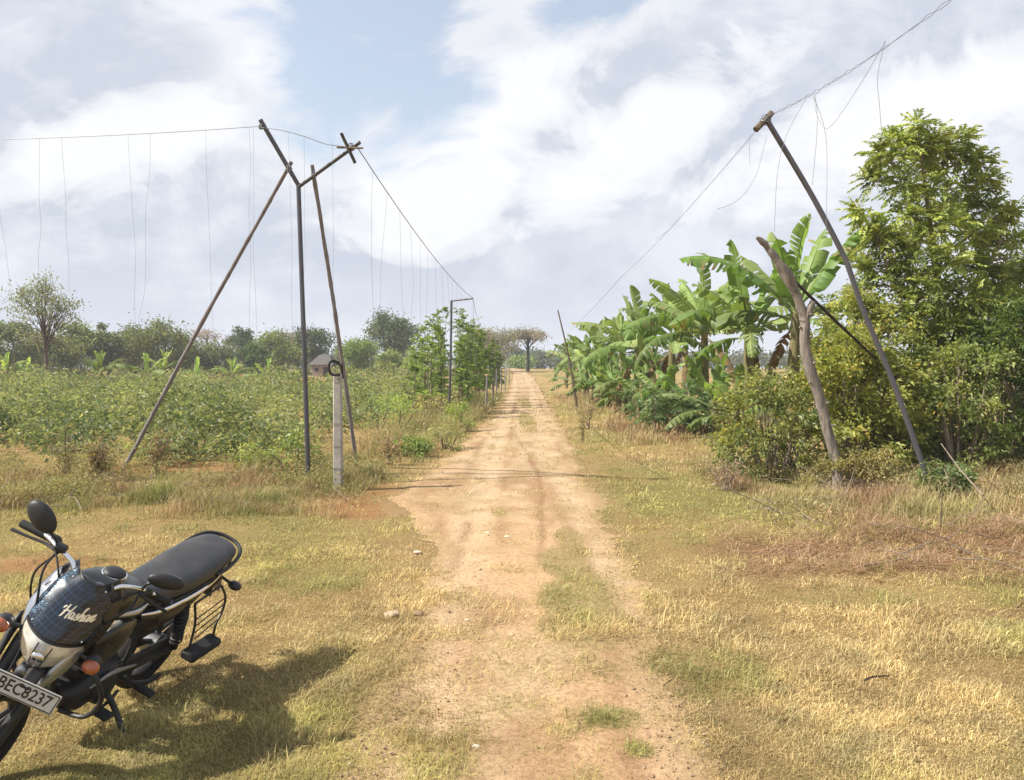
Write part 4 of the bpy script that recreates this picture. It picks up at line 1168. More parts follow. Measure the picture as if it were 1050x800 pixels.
# forked corner post
YD = 12.3
fb = gp(317, 497); YD = fb[1]; fb[2] = float(hgt(fb[0], fb[1]))
root = empty('forked_post', fb, 'dark steel post with a Y shaped fork at its top', 'post')
foot = at(317, 500, YD); foot[2] = fb[2] - .3
fork = at(306, 190, YD)
MB().add(*tube(local(root, [foot, at(312, 360, YD), fork]), [.042, .038, .036], 10)).build('post', M['pole_dark'], root)
la = at(267, 123, YD - .2); ra = at(369, 146, YD - .55)
MB().add(*tube(local(root, [fork + (fork - la) * .02, la]), .036, 10)).build('arm', M['pole_dark'], root)
MB().add(*tube(local(root, [fork + np.array([0, 0, -.03]), ra]), .03, 10)).build('arm', M['pole_dark'], root)
MB().add(*tube(local(root, [at(350, 137, YD - .53), at(364, 167, YD - .56)]), .026, 8)).build('cross_stick', M['bark_black'], root)
MB().add(*tube(local(root, [at(346, 151, YD - .47), at(372, 152, YD - .66)]), [.02, .014], 8)).build('cross_stick', M['bark'], root)
def knot(root, p, r=.045, mat='wire'):
    mb = MB()
    for k in range(5):
        a = np.linspace(0, 6.28, 11); d = rdir(1)[0]; uu_ = norm(np.cross(d, [.3, .5, .8])); vv_ = np.cross(d, uu_)
        mb.add(*tube(p + r * (np.cos(a)[:, None] * uu_ + np.sin(a)[:, None] * vv_), .006, 5, False))
    mb.build('wire_binding', M[mat], root)
knot(root, local(root, at(268, 130, YD - .2))); knot(root, local(root, at(360, 151, YD - .5)), .06); knot(root, local(root, at(322, 179, YD - .15)), .05)
knot(root, local(root, at(296, 173, YD - .1)), .06)

# braces that lean against the fork
b1 = gp(121, 484); b1[2] = float(hgt(*b1[:2])) - .15
stick_thing('leaning_brace', 'long weathered wooden brace leaning in to the fork of the steel post', 'brace', [b1, at(205, 335, 13.1), at(299, 166, YD - .02)], [.036, .034, .030], M['bamboo'])
b2 = gp(367, 479); b2[2] = float(hgt(*b2[:2])) - .15
stick_thing('leaning_brace', 'shorter steep brace leaning on the roadside arm of the fork', 'brace', [b2, at(345, 330, 13.4), at(320, 169, YD - .1)], [.038, .035, .032], M['bamboo'])

# concrete post with the black hose hooked over it
cb = gp(347, 503); cb[2] = float(hgt(*cb[:2]))
root = empty('concrete_post', cb, 'square grey concrete fence post standing beside the forked post', 'post')
h = at(347, 383, cb[1])[2] - cb[2]
mb = MB(); v, f = box((0, 0, h / 2 - .15), (.135, .135, h + .3), .015); v[:, 0] += (v[:, 2] / h) * -.0; sc_ = 1 - .12 * v[:, 2:3] / h; v[:, :2] *= sc_
mb.add(v, f); mb.build('post', M['concrete'], root)
mb = MB()
for z_ in (.35, .7, 1.05, h - .12):
    a = np.linspace(0, 6.28, 5)[:4] + .785; r = .1
    p = np.array([(r * math.cos(q), r * math.sin(q), z_ + .01 * k) for k, q in enumerate(list(a) + [a[0]])]); mb.add(*tube(p, .004, 5))
mb.build('wire_tie', M['wire'], root)
hp = [at(349, 384, cb[1] - .09), at(340, 384, cb[1] - .1), at(337, 377, cb[1] - .1), at(339, 371, cb[1] - .06), at(345, 371, cb[1]), at(350, 376, cb[1] + .08), at(351, 388, cb[1] + .09)]
stick_thing('hose_loop', 'short black hose bent over the top of the concrete post', 'hose', hp, .02, M['rubber'], None, 8, 22)
stick_thing('twig', 'dry twig stuck upright on the concrete post', 'twig', [at(350, 384, cb[1] + .02), at(347, 366, cb[1] + .02), at(346, 352, cb[1] + .05)], [.012, .004], M['bark'])
twb = gp(379, 470)

# overhead fence wires
def wire(name, label, cat, pts, r, group=None, n=24, mat='wire', seg=5):
    return stick_thing(name, label, cat, pts, r, M[mat], group, seg, n)
def sag(a, b, s, n=9):
    t = np.linspace(0, 1, n)[:, None]; p = a + (b - a) * t; p[:, 2] -= 4 * s * (t * (1 - t))[:, 0]; return p
GD = 'thin wires hanging down from the overhead fence wire'
a0 = at(-140, 145, YD + .3); wl = sag(a0, la + np.array([.02, 0, -.1]), .06)
wire('overhead_wire', 'long wire running out to the left from the forked post', 'wire', wl, .0055)
wire('overhead_wire', 'short slack wire strung between the two fork arms', 'wire', [at(269, 131, YD - .2), at(290, 134, YD - .3), at(312, 140, YD - .4), at(335, 148, YD - .5), at(360, 151, YD - .55)], .006)
g1c = at(463, 308, 29.5); g1e = at(485, 306, 29.2)
wr = sag(at(367, 152, YD - .55), g1e, .25, 12)
wire('overhead_wire', 'wire sloping away along the track from fork to bent post', 'wire', wr, .008, None, 40)
g2c = at(480, 338, 56.); g2e = at(493, 332, 55.5)
wire('overhead_wire', 'far wire between the two bent fence posts', 'wire', sag(g1e, g2e, .3), .009)
def drop(p, length, dx=0., wob=.03, r=.0017, label='thin wire hanging straight down from the overhead wire left of the track', group=GD):
    q = [p]
    for k in range(1, 6):
        q.append(p + np.array([dx * k / 5 + rng.normal(0, wob) * (k / 5), rng.normal(0, wob) * .5, -length * k / 5]))
    return wire('hanging_wire', label, 'wire', q, r, group, 18)
def on(poly, px_):
    """point of polyline seen in image column px_"""
    P = smooth_path(poly, 200); q = 525 + FPX * P[:, 0] / (P[:, 1] * CT - (P[:, 2] - CAMH) * ST)
    return P[np.argmin(np.abs(q - px_))]
for px_, ln, dx in ((40, 2.4, -.05), (63, 2.5, .1), (131, 3.3, .12), (154, 3.1, -.16), (211, 3.2, .1), (256, 3.4, 0), (259, 3.3, .03), (-8, 3.0, .3), (-60, 3, .1), (-100, 3.2, 0)):
    drop(on(wl, px_), ln, dx)
for px_, dx in ((296, .05), (312, -.03), (341, 0)):
    drop(on([at(269, 131, YD - .2), at(312, 140, YD - .4), at(360, 151, YD - .55)], px_), 3.2, dx, label='thin wire hanging down between the two fork arms', group='thin wires hanging below the fork')
W_ = smooth_path(wr, 400)
for s in np.arange(.9, 22, 1.15):
    p = W_[np.argmin(np.abs(W_[:, 1] - (YD - .5 + s)))]
    drop(p, min(3.3, p[2] - 1.2), rng.normal(0, .10), .04, .0022, 'thin wire hanging from the overhead wire beside the track', 'thin wires hanging along the left of the track')

# bent gallows posts farther on
def gallows(c, e, label, r=.035):
    b = np.array([c[0] - .12, c[1], float(hgt(c[0], c[1]))]); root = empty('bent_post', b, label, 'post', 'bent fence posts along the track')
    MB().add(*tube(local(root, [b + np.array([0, 0, -.3]), (b + c) / 2 + np.array([.02, 0, 0]), c]), [r * 1.1, r], 9)).build('post', M['pole_dark'], root)
    MB().add(*tube(local(root, [c + np.array([0, 0, -.02]), e]), r * .85, 8)).build('arm', M['pole_dark'], root)
gallows(g1c, g1e, 'nearer bent steel fence post with its arm over the track', .045)
gallows(g2c, g2e, 'farther bent steel fence post half hidden by young trees', .05)
stick_thing('leaning_brace', 'thin brace leaning into the feathery young trees', 'brace', [gp(420, 414) - np.array([0, 0, .1]), at(438, 372, 33.7), at(456, 341, 33.2)], .036, M['pole_grey'])
sb = gp(429, 422)
stick_thing('broken_stump', 'dark broken stump leaning at the foot of the thin brace', 'stump', [sb - np.array([0, 0, .1]), at(423, 412, sb[1]), at(416, 400, sb[1] - .1)], [.13, .12, .07], M['bark_black'], None, 9, 8)
stick_thing('fence_stake', 'thin stake standing behind the broken stump', 'stake', [base_at(421, 36), at(420, 385, 36)], .03, M['bark_pale'])
for i, (px_, Y, h_) in enumerate(((509, 46, 1.9), (514, 55, 2.1), (518, 62, 2.3), (511, 70, 2.4), (522, 76, 2.6), (505, 40, 1.7), (498, 35, 1.6), (519, 92, 2.8))):
    b = base_at(px_, Y)
    stick_thing('fence_stake', 'pale wooden stake in the far fence along the left verge', 'stake', [b - np.array([0, 0, .1]), b + np.array([rng.normal(0, .06), 0, h_])], [.05, .04], M['bamboo'], 'pale fence stakes along the far left verge')

# low strand wires of the field fence
for z_, lab in ((.55, 'low fence strand wire running left from the concrete post'), (1.0, 'upper fence strand wire running left from the concrete post')):
    p1 = np.array([cb[0] - .075, cb[1], cb[2] + z_]); p0 = np.array([-11., 12.7, .1 + z_])
    wire('strand_wire', lab, 'wire', sag(p0, p1, .05), .0016, None, 24, 'bark_black')
    p2 = np.array([-1.75, 33.6, z_ + .1]); p1b = p1 + np.array([.15, .05, 0])
    wire('strand_wire', lab.replace('running left', 'running along the track'), 'wire', sag(p1b, p2, .06), .002, None, 24, 'bark_black')
for px_, Y, py_, lab in ((66, 12.4, 430, 'thin dark stake in the field fence left of the long brace'),):
    b = base_at(px_, Y); stick_thing('fence_stake', lab, 'stake', [b - np.array([0, 0, .1]), at(px_ + 1, py_ + 8, Y)], .010, M['bark'])

# leaning steel pole on the right with its tangled wire
pb = gp(960, 512); pb[2] = float(hgt(*pb[:2]))
root = empty('leaning_pole', pb, 'bent grey steel pole leaning left over the dry verge', 'pole')
PD = pb[1]
pp = [pb - np.array([0, 0, .25]) + np.array([.05, 0, 0]), at(945, 474, PD), at(915, 390, PD), at(885, 318, PD - .05), at(871, 277, PD - .1), at(862, 256, PD - .12), at(830, 196, PD - .2), at(785, 121, PD - .3)]
MB().add(*tube(local(root, smooth_path(pp, 26)), .037, 10)).build('pole', M['pole_grey'], root)
c0 = at(775, 133, PD - .35); c1_ = at(791, 116, PD - .25)
MB().add(*tube(local(root, [c0, c1_]), .045, 8)).build('cross_piece', M['bark'], root)
knot(root, local(root, at(785, 123, PD - .33)), .075)
# twisted overhead strand, coming towards the viewer at upper right and running away to the left
def strand(A, B, s, turns, r, amp, label, name='overhead_wire', n=160):
    P = smooth_path(sag(A, B, s), n); a = np.linspace(0, turns * 6.283, n)
    off = amp * np.stack([np.cos(a), np.sin(a) * .3, np.sin(a)], 1) * (.1 + 1.6 * vnoise(a * 1.3, a * 0) * vnoise(a * .31 + 5, a * 0))[:, None]
    o = MB()
    P0 = P[0].copy()
    o.add(*tube(P + off - P0, r, 5)); o.add(*tube(P - off * .8 - P0, r, 5))
    ob = o.build(name, M['wire']); ob.location = P0
    return tag(ob, label, 'wire')
A = at(788, 119, PD - .3); Bn = at(1010, -28, 6.6)
strand(A, Bn, .10, 9, .003, .02, 'tangled thick wire rising from the pole top towards the viewer')
Bf = at(640, 281, 27.); strand(A, Bf, .12, 15, .0026, .014, 'twisted wire running away from the pole top past the bananas')
strand(Bf, at(585, 338, 60.), .1, 30, .004, .02, 'far twisted wire continuing over the banana row')
wn_ = sag(A, Bn, .10, 12)
GR = 'loose wire ends hanging from the right overhead wire'
def loose(pts, label, r=.0026):
    wire('hanging_wire', label, 'wire', pts, r, GR, 26)
D1 = PD - 1.
loose([at(908, 42, 8.1), at(900, 78, 8.2), at(902, 110, 8.2), at(905, 147, 8.2)], 'loose wire end hanging in front of the feathery tree top')
loose([at(908, 42, 8.1), at(880, 90, 8.5), at(850, 131, 8.8), at(838, 118, 9.0), at(834, 98, 9.2)], 'loose wire sagging in a loop right of the pole top')
loose([at(834, 98, 9.2), at(845, 130, 9.2), at(848, 165, 9.2), at(847, 245, 9.2)], 'loose wire hanging straight below the sagging loop')
loose([at(836, 97, 9.2), at(838, 130, 9.2), at(833, 190, 9.3)], 'short loose wire close to the leaning pole')
loose([at(826, 102, 9.4), at(806, 140, 9.5), at(797, 180, 9.5), at(794, 238, 9.5)], 'loose wire hanging above the upright banana leaf')
loose([at(786, 140, 10.2), at(775, 180, 10.2), at(757, 205, 10.2), at(735, 215, 10.2)], 'loose wire curling left below the pole top')
loose([at(768, 142, 11.4), at(769, 170, 11.4)], 'very short wire end left of the pole top')
loose([at(905, 150, 8.2), at(907, 200, 8.2)], 'wire end touching the feathery tree') if False else None
loose([at(700, 215, 17.), at(690, 232, 17.), at(672, 246, 17.)], 'loose wire end hanging over the banana row')

# dead leaning trunk
tb = gp(860, 506); tb[2] = float(hgt(*tb[:2])); TD = tb[1]
root = empty('dead_trunk', tb, 'dead bare tree trunk leaning left with a broken top', 'dead tree')
tp = smooth_path([tb - np.array([0, 0, .3]), at(858, 480, TD), at(848, 440, TD), at(839, 405, TD), at(826, 360, TD), at(825, 326, TD), at(809, 287, TD - .05), at(797, 268, TD - .1), at(788, 255, TD - .12), at(776, 243, TD - .15)], 40)
rr = np.interp(np.linspace(0, 1, 40), [0, .2, .45, .62, .68, .8, .95, 1], [.088, .074, .080, .066, .09, .06, .046, .026]) * (1 + .10 * (fbm(np.arange(40) * .5, np.arange(40) * 0, 3) - .5))
v, f = tube(local(root, tp), rr, 16)
v += (fbm(v[:, 0:1] * 14 + v[:, 1:2] * 9, v[:, 2:3] * 4, 4) - .5) * .055
MB().add(v, f).build('trunk', M['deadwood'], root, True, 70)
MB().add(*tube(local(root, smooth_path([at(824, 330, TD), at(830, 318, TD - .03), at(834, 309, TD - .05)], 6)), [.075, .06, .045], 10)).build('branch_stub', M['deadwood'], root)
mb = MB()
for q in (12, 16, 19, 22, 9): 
    p = local(root, tp[q]) + np.array([rng.uniform(.04, .08), -.075, rng.normal(0, .02)]); mb.add(*ellipsoid(p, (.03, .03, .02), 8, 5))
for q in (14, 20): 
    p = local(root, tp[q]); mb.add(*tube([p, p + np.array([-.11, -.05, .05])], [.03, .015], 7))
mb.build('knots', M['deadwood'], root)
stick_thing('dark_branch', 'thin dark branch slanting from the dead trunk into the bushes', 'branch', [at(798, 272, TD + .15), at(845, 318, TD + .5), at(898, 368, TD + 1.0)], [.022, .026, .02], M['bark_black'], None, 7, 12)

# thin sticks on the right
b = gp(964, 552); b[2] = float(hgt(*b[:2]))
stick_thing('thin_stake', 'thin brown stake in front of the leaning pole', 'stake', [b - np.array([0, 0, .05]), at(966, 505, b[1])], [.009, .007], M['bark'])
b = gp(592, 418); b[2] = float(hgt(*b[:2]))
stick_thing('thin_post', 'thin leaning stick beside the track in front of the banana row', 'stick', [b - np.array([0, 0, .1]), at(583, 366, b[1]), at(572, 318, b[1])], [.06, .045, .03], M['bark'], None, 8, 8)
stick_thing('fallen_branch', 'thin pale branch lying in the weeds under the leaning pole', 'branch', [gp(1008, 508, .35), gp(985, 482, .6), gp(965, 455, .9)], [.012, .006], M['bark_pale'], None, 6, 8)
stick_thing('fallen_twig', 'dark twig lying on the dry grass of the right verge', 'twig', [gp(886, 698, .07), gp(895, 694, .09), gp(912, 693, .06)], [.006, .004], M['bark_black'], None, 6, 8)

# hut
b = base_at(332, 104)
root = empty('brick_hut', b, 'small brick hut with a grey hipped roof behind the field', 'hut')
t = NT('hut_brick'); br = t.node('ShaderNodeTexBrick', {'Vector': t.node('ShaderNodeMapping', {'Vector': t.obj(), 'Rotation': (R(90), 0, 0)}).outputs[0], 'Color1': (.22, .16, .13, 1), 'Color2': (.28, .21, .17, 1), 'Mortar': (.42, .36, .3, 1), 'Scale': 3.}).outputs[0]
t.set(Base_Color=br, Roughness=.9); M['hut'] = t.m
hw, hd, hh = 1.75, 1.6, 2.3
MB().add(*box((0, 0, hh / 2 - .3), (2 * hw, 2 * hd, hh + .6), .02)).build('wall', M['hut'], root, False)
M['thatch'] = bark('weathered_roof', (.07, .065, .06), (.15, .135, .13), .6, 1, .5)
e = .4; zr = hh + 1.9
v = [(-hw - e, -hd - e, hh - .05), (hw + e, -hd - e, hh - .05), (hw + e, hd + e, hh - .05), (-hw - e, hd + e, hh - .05), (-.7, 0, zr), (1.0, 0, zr)]
v2 = [(x, y, z - .12) for x, y, z in v[:4]]
MB().add(np.array(v + v2), [(0, 1, 5, 4), (1, 2, 5), (2, 3, 4, 5), (3, 0, 4), (0, 6, 7, 1), (1, 7, 8, 2), (2, 8, 9, 3), (3, 9, 6, 0), (6, 9, 8, 7)]).build('roof', M['thatch'], root, False)
MB().add(*box((.75, -hd - .02, .9), (.8, .06, 1.8), .01)).build('door', M['bark_black'], root, False)
fr = MB().add(*box((-.8, -hd - .02, 1.35), (.75, .06, .7), .01)).build('window', M['bark_pale'], root, False)
MB().add(*box((-.8, -hd - .055, 1.35), (.6, .02, .55), .0)).build('shutter', M['bark_black'], fr, False)

root.scale = (.8, .8, .72)
# things lying on the track
b = gp(411, 634); root_ = None
v, q, cc = blade_mesh(.16, .13, .25, 2.7, .9, (0, 0, .012), 10, .1, (.40, .30, .2), 0, 0, .5)
cc[:] = np.array([.42, .33, .23]) * rng.uniform(.75, 1.2, (len(cc), 1))
o = big('fallen_leaf', v, None, q, M['dry'], cc, None, True); o.location = (b[0], b[1], .015)
tag(o, 'curled dry leaf lying on the left edge of the track', 'leaf')
v, q, cc = blade_mesh(.12, .09, .35, .4, 1.1, (0, 0, .012), 10, .1, (.3, .2, .12), 0, 0, .5)
o = big('fallen_leaf', v, None, q, M['dry'], cc * 0 + np.array([.30, .21, .14]), None, True); o.location = (b[0] + .07, b[1] + .02, .014)
tag(o, 'small darker dry leaf touching the curled one on the track edge', 'leaf')
for i, (px_, py_, r, lab) in enumerate(((428, 568, .045, 'flat whitish stone by the left side of the track'), (520, 552, .04, 'pale stone half sunk in the middle of the track'), (488, 769, .022, 'small white stone at the near end of the track'), (500, 548, .04, 'flat pale stone just left of the half sunk one'), (479, 638, .02, 'small pale stone between the ruts'))):
    b = gp(px_, py_)
    v, f = ellipsoid((0, 0, 0), (r, r * .75, r * .35), 14, 8); v *= 1 + .3 * (fbm(v[:, :1] * 40 + i, v[:, 1:2] * 40 + v[:, 2:] * 30, 3) - .5)
    o = MB().add(v, f).build('stone', simple('pale_stone' + str(i), (.50, .42, .32), .9, 0, .2, var=.25, scale=40, bump=.4), None); o.location = (b[0], b[1], .018)
    tag(o, lab, 'stone')
# ------------------------------------------------------------------ motorcycle  (x forward, y to its left, z up)
BX, BY, BYAW, BLEAN, BSTEER = -2.288, 4.49, -1.728, .44, .41
bike = empty('motorcycle', (BX, BY, 0), 'black commuter motorcycle parked on its side stand beside the track', 'motorcycle')
bike.rotation_euler = (-BLEAN, 0, BYAW)
AX = norm(np.array([-.42, 0, .9])); PV = np.array([.955, 0, .75])
RS = np.array(Matrix.Rotation(BSTEER, 3, Vector(AX)))
RW = np.array(Matrix.Rotation(BSTEER - .40, 3, Vector(AX)))
WHEELSIDE = False
def st(v): return (np.asarray(v) - PV) @ (RW if WHEELSIDE else RS).T + PV

M['paint'] = simple('black_paint', (.010, .010, .012), .3, 0, .5, .25, .1)
t = NT('black_paint_dusty'); n = t.noise(16, 7, None, .7); n2 = t.noise(5, 3)
du = t.math('MULTIPLY', t.ramp(n, [(.45, 0), (.75, 1)]), t.ramp(n2, [(.35, .03), (.7, .16)]))
t.set(Base_Color=t.mix(du, (.010, .010, .012), (.22, .16, .10)), Roughness=t.ramp(n, [(.3, .2), (.75, .5)]), Coat_Weight=.2); M['paint'] = t.m
M['plastic'] = simple('black_plastic', (.022, .022, .024), .5, 0, .4, bump=.1)
t = NT('seat_vinyl'); n = t.noise(7, 6, None, .65); n2 = t.noise(160, 3)
t.set(Base_Color=t.mix(t.ramp(n, [(.42, 0), (.8, .28)]), (.026, .028, .034), (.20, .16, .12)), Roughness=t.ramp(n, [(.3, .36), (.75, .6)])); t.bump(n2, .3, .0015); M['vinyl'] = t.m
M['tyre'] = simple('tyre_rubber', (.022, .021, .020), .85, 0, .25, 0, .3, 60, .3, .003)
M['chrome'] = simple('chrome', (.72, .72, .73), .14, 1., .5, 0, .05)
M['alloy'] = simple('alloy', (.42, .42, .43), .38, .85, .5)
M['engine'] = simple('engine_black', (.028, .028, .030), .48, .3, .5, 0, .25, 60, .2)
M['orange'] = simple('orange_lens', (.34, .085, .025), .25, 0, .5, .5, .2)
M['redlens'] = simple('red_lens', (.35, .015, .012), .2, 0, .5, .5)
t = NT('plate_white'); n = t.noise(18, 7, None, .7)
t.set(Base_Color=t.ramp(n, [(.35, (.60, .59, .56)), (.6, (.50, .47, .42)), (.8, (.33, .27, .2))]), Roughness=.55); M['white'] = t.m
M['ink'] = simple('plate_black', (.02, .02, .02), .5)
M['letter'] = simple('pale_lettering', (.82, .74, .56), .35)
M['blueknob'] = simple('dark_blue_plastic', (.03, .06, .16), .35)
t = NT('headlight_glass'); n = t.noise(9, 3)
vo = t.node('ShaderNodeTexWave', {'Scale': 40., 'Distortion': 1.5, 'Vector': t.obj()}, bands_direction='Y').outputs[1]
t.set(Base_Color=t.ramp(n, [(.35, (.38, .36, .31)), (.6, (.72, .69, .61))]), Roughness=.09, Metallic=.35, Coat_Weight=1.); t.bump(vo, .12, .004); M['lamp'] = t.m
t = NT('visor_film')
sxyz = t.node('ShaderNodeSeparateXYZ', {0: t.obj()})
def _ln(o, k, w_): return t.math('LESS_THAN', t.math('FRACT', t.math('MULTIPLY', o, k)), w_)
zz_ = t.math('ADD', sxyz.outputs[2], t.math('MULTIPLY', sxyz.outputs[1], .25)); yy_ = t.math('SUBTRACT', sxyz.outputs[1], t.math('MULTIPLY', sxyz.outputs[2], .3))
br = t.mix(t.math('MAXIMUM', _ln(yy_, 42., .09), _ln(zz_, 34., .07)), (.004, .007, .015), (.020, .05, .10))
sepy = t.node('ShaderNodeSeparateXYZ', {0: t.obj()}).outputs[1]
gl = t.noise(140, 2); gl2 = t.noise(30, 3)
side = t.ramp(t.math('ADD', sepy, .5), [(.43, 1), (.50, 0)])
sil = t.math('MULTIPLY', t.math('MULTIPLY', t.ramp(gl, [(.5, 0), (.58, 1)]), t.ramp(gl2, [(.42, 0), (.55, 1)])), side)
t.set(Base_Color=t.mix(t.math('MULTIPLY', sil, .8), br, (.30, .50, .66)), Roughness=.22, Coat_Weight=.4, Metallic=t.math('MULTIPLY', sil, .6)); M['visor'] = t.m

def B(name, mat, parent=bike, steer=False, sharp=35, *parts):
    mb = MB()
    for v, f in parts: mb.add(st(v) if steer else v, f)
    return mb.build(name, M[mat], parent, True, sharp)
def mirror(vf):
    v, f = vf; v = np.array(v).copy(); v[:, 1] *= -1; return v, [q[::-1] for q in f]
def T3(p, r, seg=10, n=None, steer=None): return tube(smooth_path(p, n) if n else np.asarray(p, float), r, seg)
def flip(p): return [(a, -b, c) for a, b, c in p]
def wide(p): return [(a - (.04 if b > .22 else 0), -b * (1 + .9 * max(0, b - .12)), c) for a, b, c in p]   # the throttle side reaches a little farther

# wheels: tyre, rim, spokes, hub
def wheel(x, steer, disc):
    R0 = .29
    prof = [(R0 - .062, -.022), (R0 - .045, -.042), (R0 - .02, -.047), (R0 - .006, -.032), (R0, -.01), (R0, .01), (R0 - .006, .032), (R0 - .02, .047), (R0 - .045, .042), (R0 - .062, .022)]
    rprof = [(R0 - .058, -.024), (R0 - .082, -.020), (R0 - .088, 0), (R0 - .082, .020), (R0 - .058, .024), (R0 - .066, 0)]
    tv, tf = lathe_y((x, 0, R0), prof, 56)
    w_ = B('wheel', 'engine', bike, steer, 40, lathe_y((x, 0, R0), rprof, 48))
    B('tyre', 'tyre', w_, steer, 60, (tv, tf))
    mb = []
    for k in range(5):
        a = k * 1.2566 + .3
        for s in (-.16, .16):
            p0 = (x + .035 * math.cos(a + s * 2), 0.018 * np.sign(s), R0 + .035 * math.sin(a + s * 2)); p1 = (x + (R0 - .08) * math.cos(a + s * .6), 0, R0 + (R0 - .08) * math.sin(a + s * .6))
            mb.append(tube([p0, p1], [.016, .011], 7))
    B('spokes', 'plastic', w_, steer, 40, *mb)
    B('hub', 'alloy', w_, steer, 40, lathe_y((x, 0, R0), [(.012, -.085), (.03, -.085), (.03, -.06), (.068 if disc else .06, -.05), (.068 if disc else .06, .05), (.03, .06), (.03, .085), (.012, .085)], 24))
WHEELSIDE = True
wheel(0, False, True); wheel(1.265, True, False)

# front fork, fender
for s in (1, -1):
    top = np.array([.945, .092 * s, .86]); bot = np.array([1.262, .092 * s, .285]); mid = top + (bot - top) * .48
    B('fork_leg', 'chrome', bike, True, 40, tube([top, mid + (bot - mid) * .1], .0165, 12))
    f_ = B('fork_slider', 'engine', bike, True, 40, tube([mid, bot], [.028, .027, .025], 14), ellipsoid(bot, (.03, .03, .035), 10, 6))
    # grey cover over the upper leg
    a = top + (bot - top) * .16; b_ = top + (bot - top) * .50
    B('fork_shroud', 'engine', bike, True, 40, tube([a, (a + b_) / 2, b_], [.045, .042, .031], 14))
    B('fork_guard', 'alloy' if s > 0 else 'engine', bike, True, 50, loft_s([(1.00, .165 * s, .755, .010, .030, 2.4), (1.04, .162 * s, .725, .016, .055, 2.4), (1.08, .150 * s, .685, .018, .055, 2.4), (1.13, .128 * s, .62, .014, .035, 2.4), (1.15, .118 * s, .585, .008, .012, 2.4)], 14, 18))
B('yoke', 'plastic', bike, True, 35, box((.955, 0, .83), (.07, .24, .035), .012), box((.93, 0, .92), (.08, .25, .03), .012))
ang = np.linspace(R(-8), R(128), 18); fv = []; ff = []
for i, a in enumerate(ang):
    w_ = .062 - .012 * abs(i / 17 * 2 - 1)
    for j, q in enumerate(np.linspace(-1, 1, 9)):
        rr_ = .325 - .035 * abs(q) ** 3
        fv.append((1.265 + rr_ * math.cos(a), w_ * q, .29 + rr_ * math.sin(a)))
for i in range(17):
    for j in range(8): ff.append((i * 9 + j, i * 9 + j + 1, (i + 1) * 9 + j + 1, (i + 1) * 9 + j))
n0 = len(fv); fv2 = np.array(fv); c_ = np.array([1.265, 0, .29]); d_ = (fv2 - c_) * np.array([1, 0, 1]); fv3 = fv2 - norm(d_) * .006
ff += [tuple(k + n0 for k in q[::-1]) for q in ff]
B('front_fender', 'paint', bike, True, 60, (np.vstack([fv2, fv3]), ff))

WHEELSIDE = False
# headlight cowl: shield surface S(u, v)
CZ = np.array([[1.15, .652, .095], [1.18, .70, .138], [1.177, .758, .162], [1.145, .825, .182], [1.10, .90, .184], [1.05, .985, .162], [1.005, 1.045, .105]])
def S(u, v, lift=0.):
    t_ = np.clip(v, 0, 1) * 6
    x = np.interp(t_, range(7), CZ[:, 0]); z = np.interp(t_, range(7), CZ[:, 1]); w_ = np.interp(t_, range(7), CZ[:, 2])
    return np.array([x - .15 * abs(u) ** 2.1 + lift * .85, u * w_, z + lift * .5 - .0 * abs(u)])
def surf(u0, u1, v0, v1, nu_, nv_, lift, thick, shape=None, back=None):
    V, F_ = [], []
    for l in (lift, lift - thick):
        for j in range(nv_ + 1):
            v_ = v0 + (v1 - v0) * j / nv_
            for i in range(nu_ + 1):
                uu_ = u0 + (u1 - u0) * i / nu_
                k_ = shape(v_) if shape else 1.
                V.append(S(uu_ * k_, v_, l))
    W_ = nu_ + 1; N_ = W_ * (nv_ + 1)
    for j in range(nv_):
        for i in range(nu_):
            q = (j * W_ + i, j * W_ + i + 1, (j + 1) * W_ + i + 1, (j + 1) * W_ + i)
            F_.append(q); F_.append(tuple(k + N_ for k in q[::-1]))
    for i in range(nu_):
        for j in (0, nv_): F_.append((j * W_ + i, j * W_ + i + 1, j * W_ + i + 1 + N_, j * W_ + i + N_))
    for j in range(nv_):
        for i in (0, nu_): F_.append((j * W_ + i, (j + 1) * W_ + i, (j + 1) * W_ + i + N_, j * W_ + i + N_))
    return np.array(V), F_
cowl = B('headlight_cowl', 'paint', bike, True, 60, surf(-1, 1, 0, 1, 26, 30, 0, .012))
# side wings closing the cowl backwards to the tank
for s in (1, -1):
    v = []
    rows = 10; cols = 8
    for i in range(rows + 1):
        v_ = .04 + .84 * i / rows; e_ = S(s * .96, v_, -.004)
        for j in range(cols + 1):
            q = j / cols
            v.append(e_ + np.array([-.17 * q * (1 - .3 * abs(i / rows - .5)), -s * (.02 * q * q), .02 * q * (i / rows - .3)]))
    W_ = cols + 1
    f = [(i * W_ + j, i * W_ + j + 1, (i + 1) * W_ + j + 1, (i + 1) * W_ + j) for i in range(rows) for j in range(cols)]
    B('cowl_wing', 'paint', cowl, True, 60, (np.array(v), f))
    if s < 0: B('silver_strip', 'chrome', cowl, True, 60, surf(s * .80, s * .985, .10, .86, 4, 20, .0055, .004))
lampsh = lambda v_: (.62 + .62 * math.sqrt(max(0, math.sin(math.pi * min(1, max(0, (v_ - .07) / .62)))))) * .72
hl = B('headlight', 'lamp', bike, True, 60, surf(-.88, .88, .085, .435, 20, 14, .014, .016, lampsh))
B('lamp_rim', 'plastic', hl, True, 60, surf(-.95, .95, .062, .458, 20, 14, .008, .008, lampsh))
B('bulb', 'chrome', hl, True, 60, ellipsoid(S(0, .27, .012), (.012, .030, .022), 14, 8))
B('reflector_split', 'plastic', hl, True, 60, surf(-.20, -.17, .15, .41, 2, 8, .017, .004), surf(.17, .20, .15, .41, 2, 8, .017, .004))
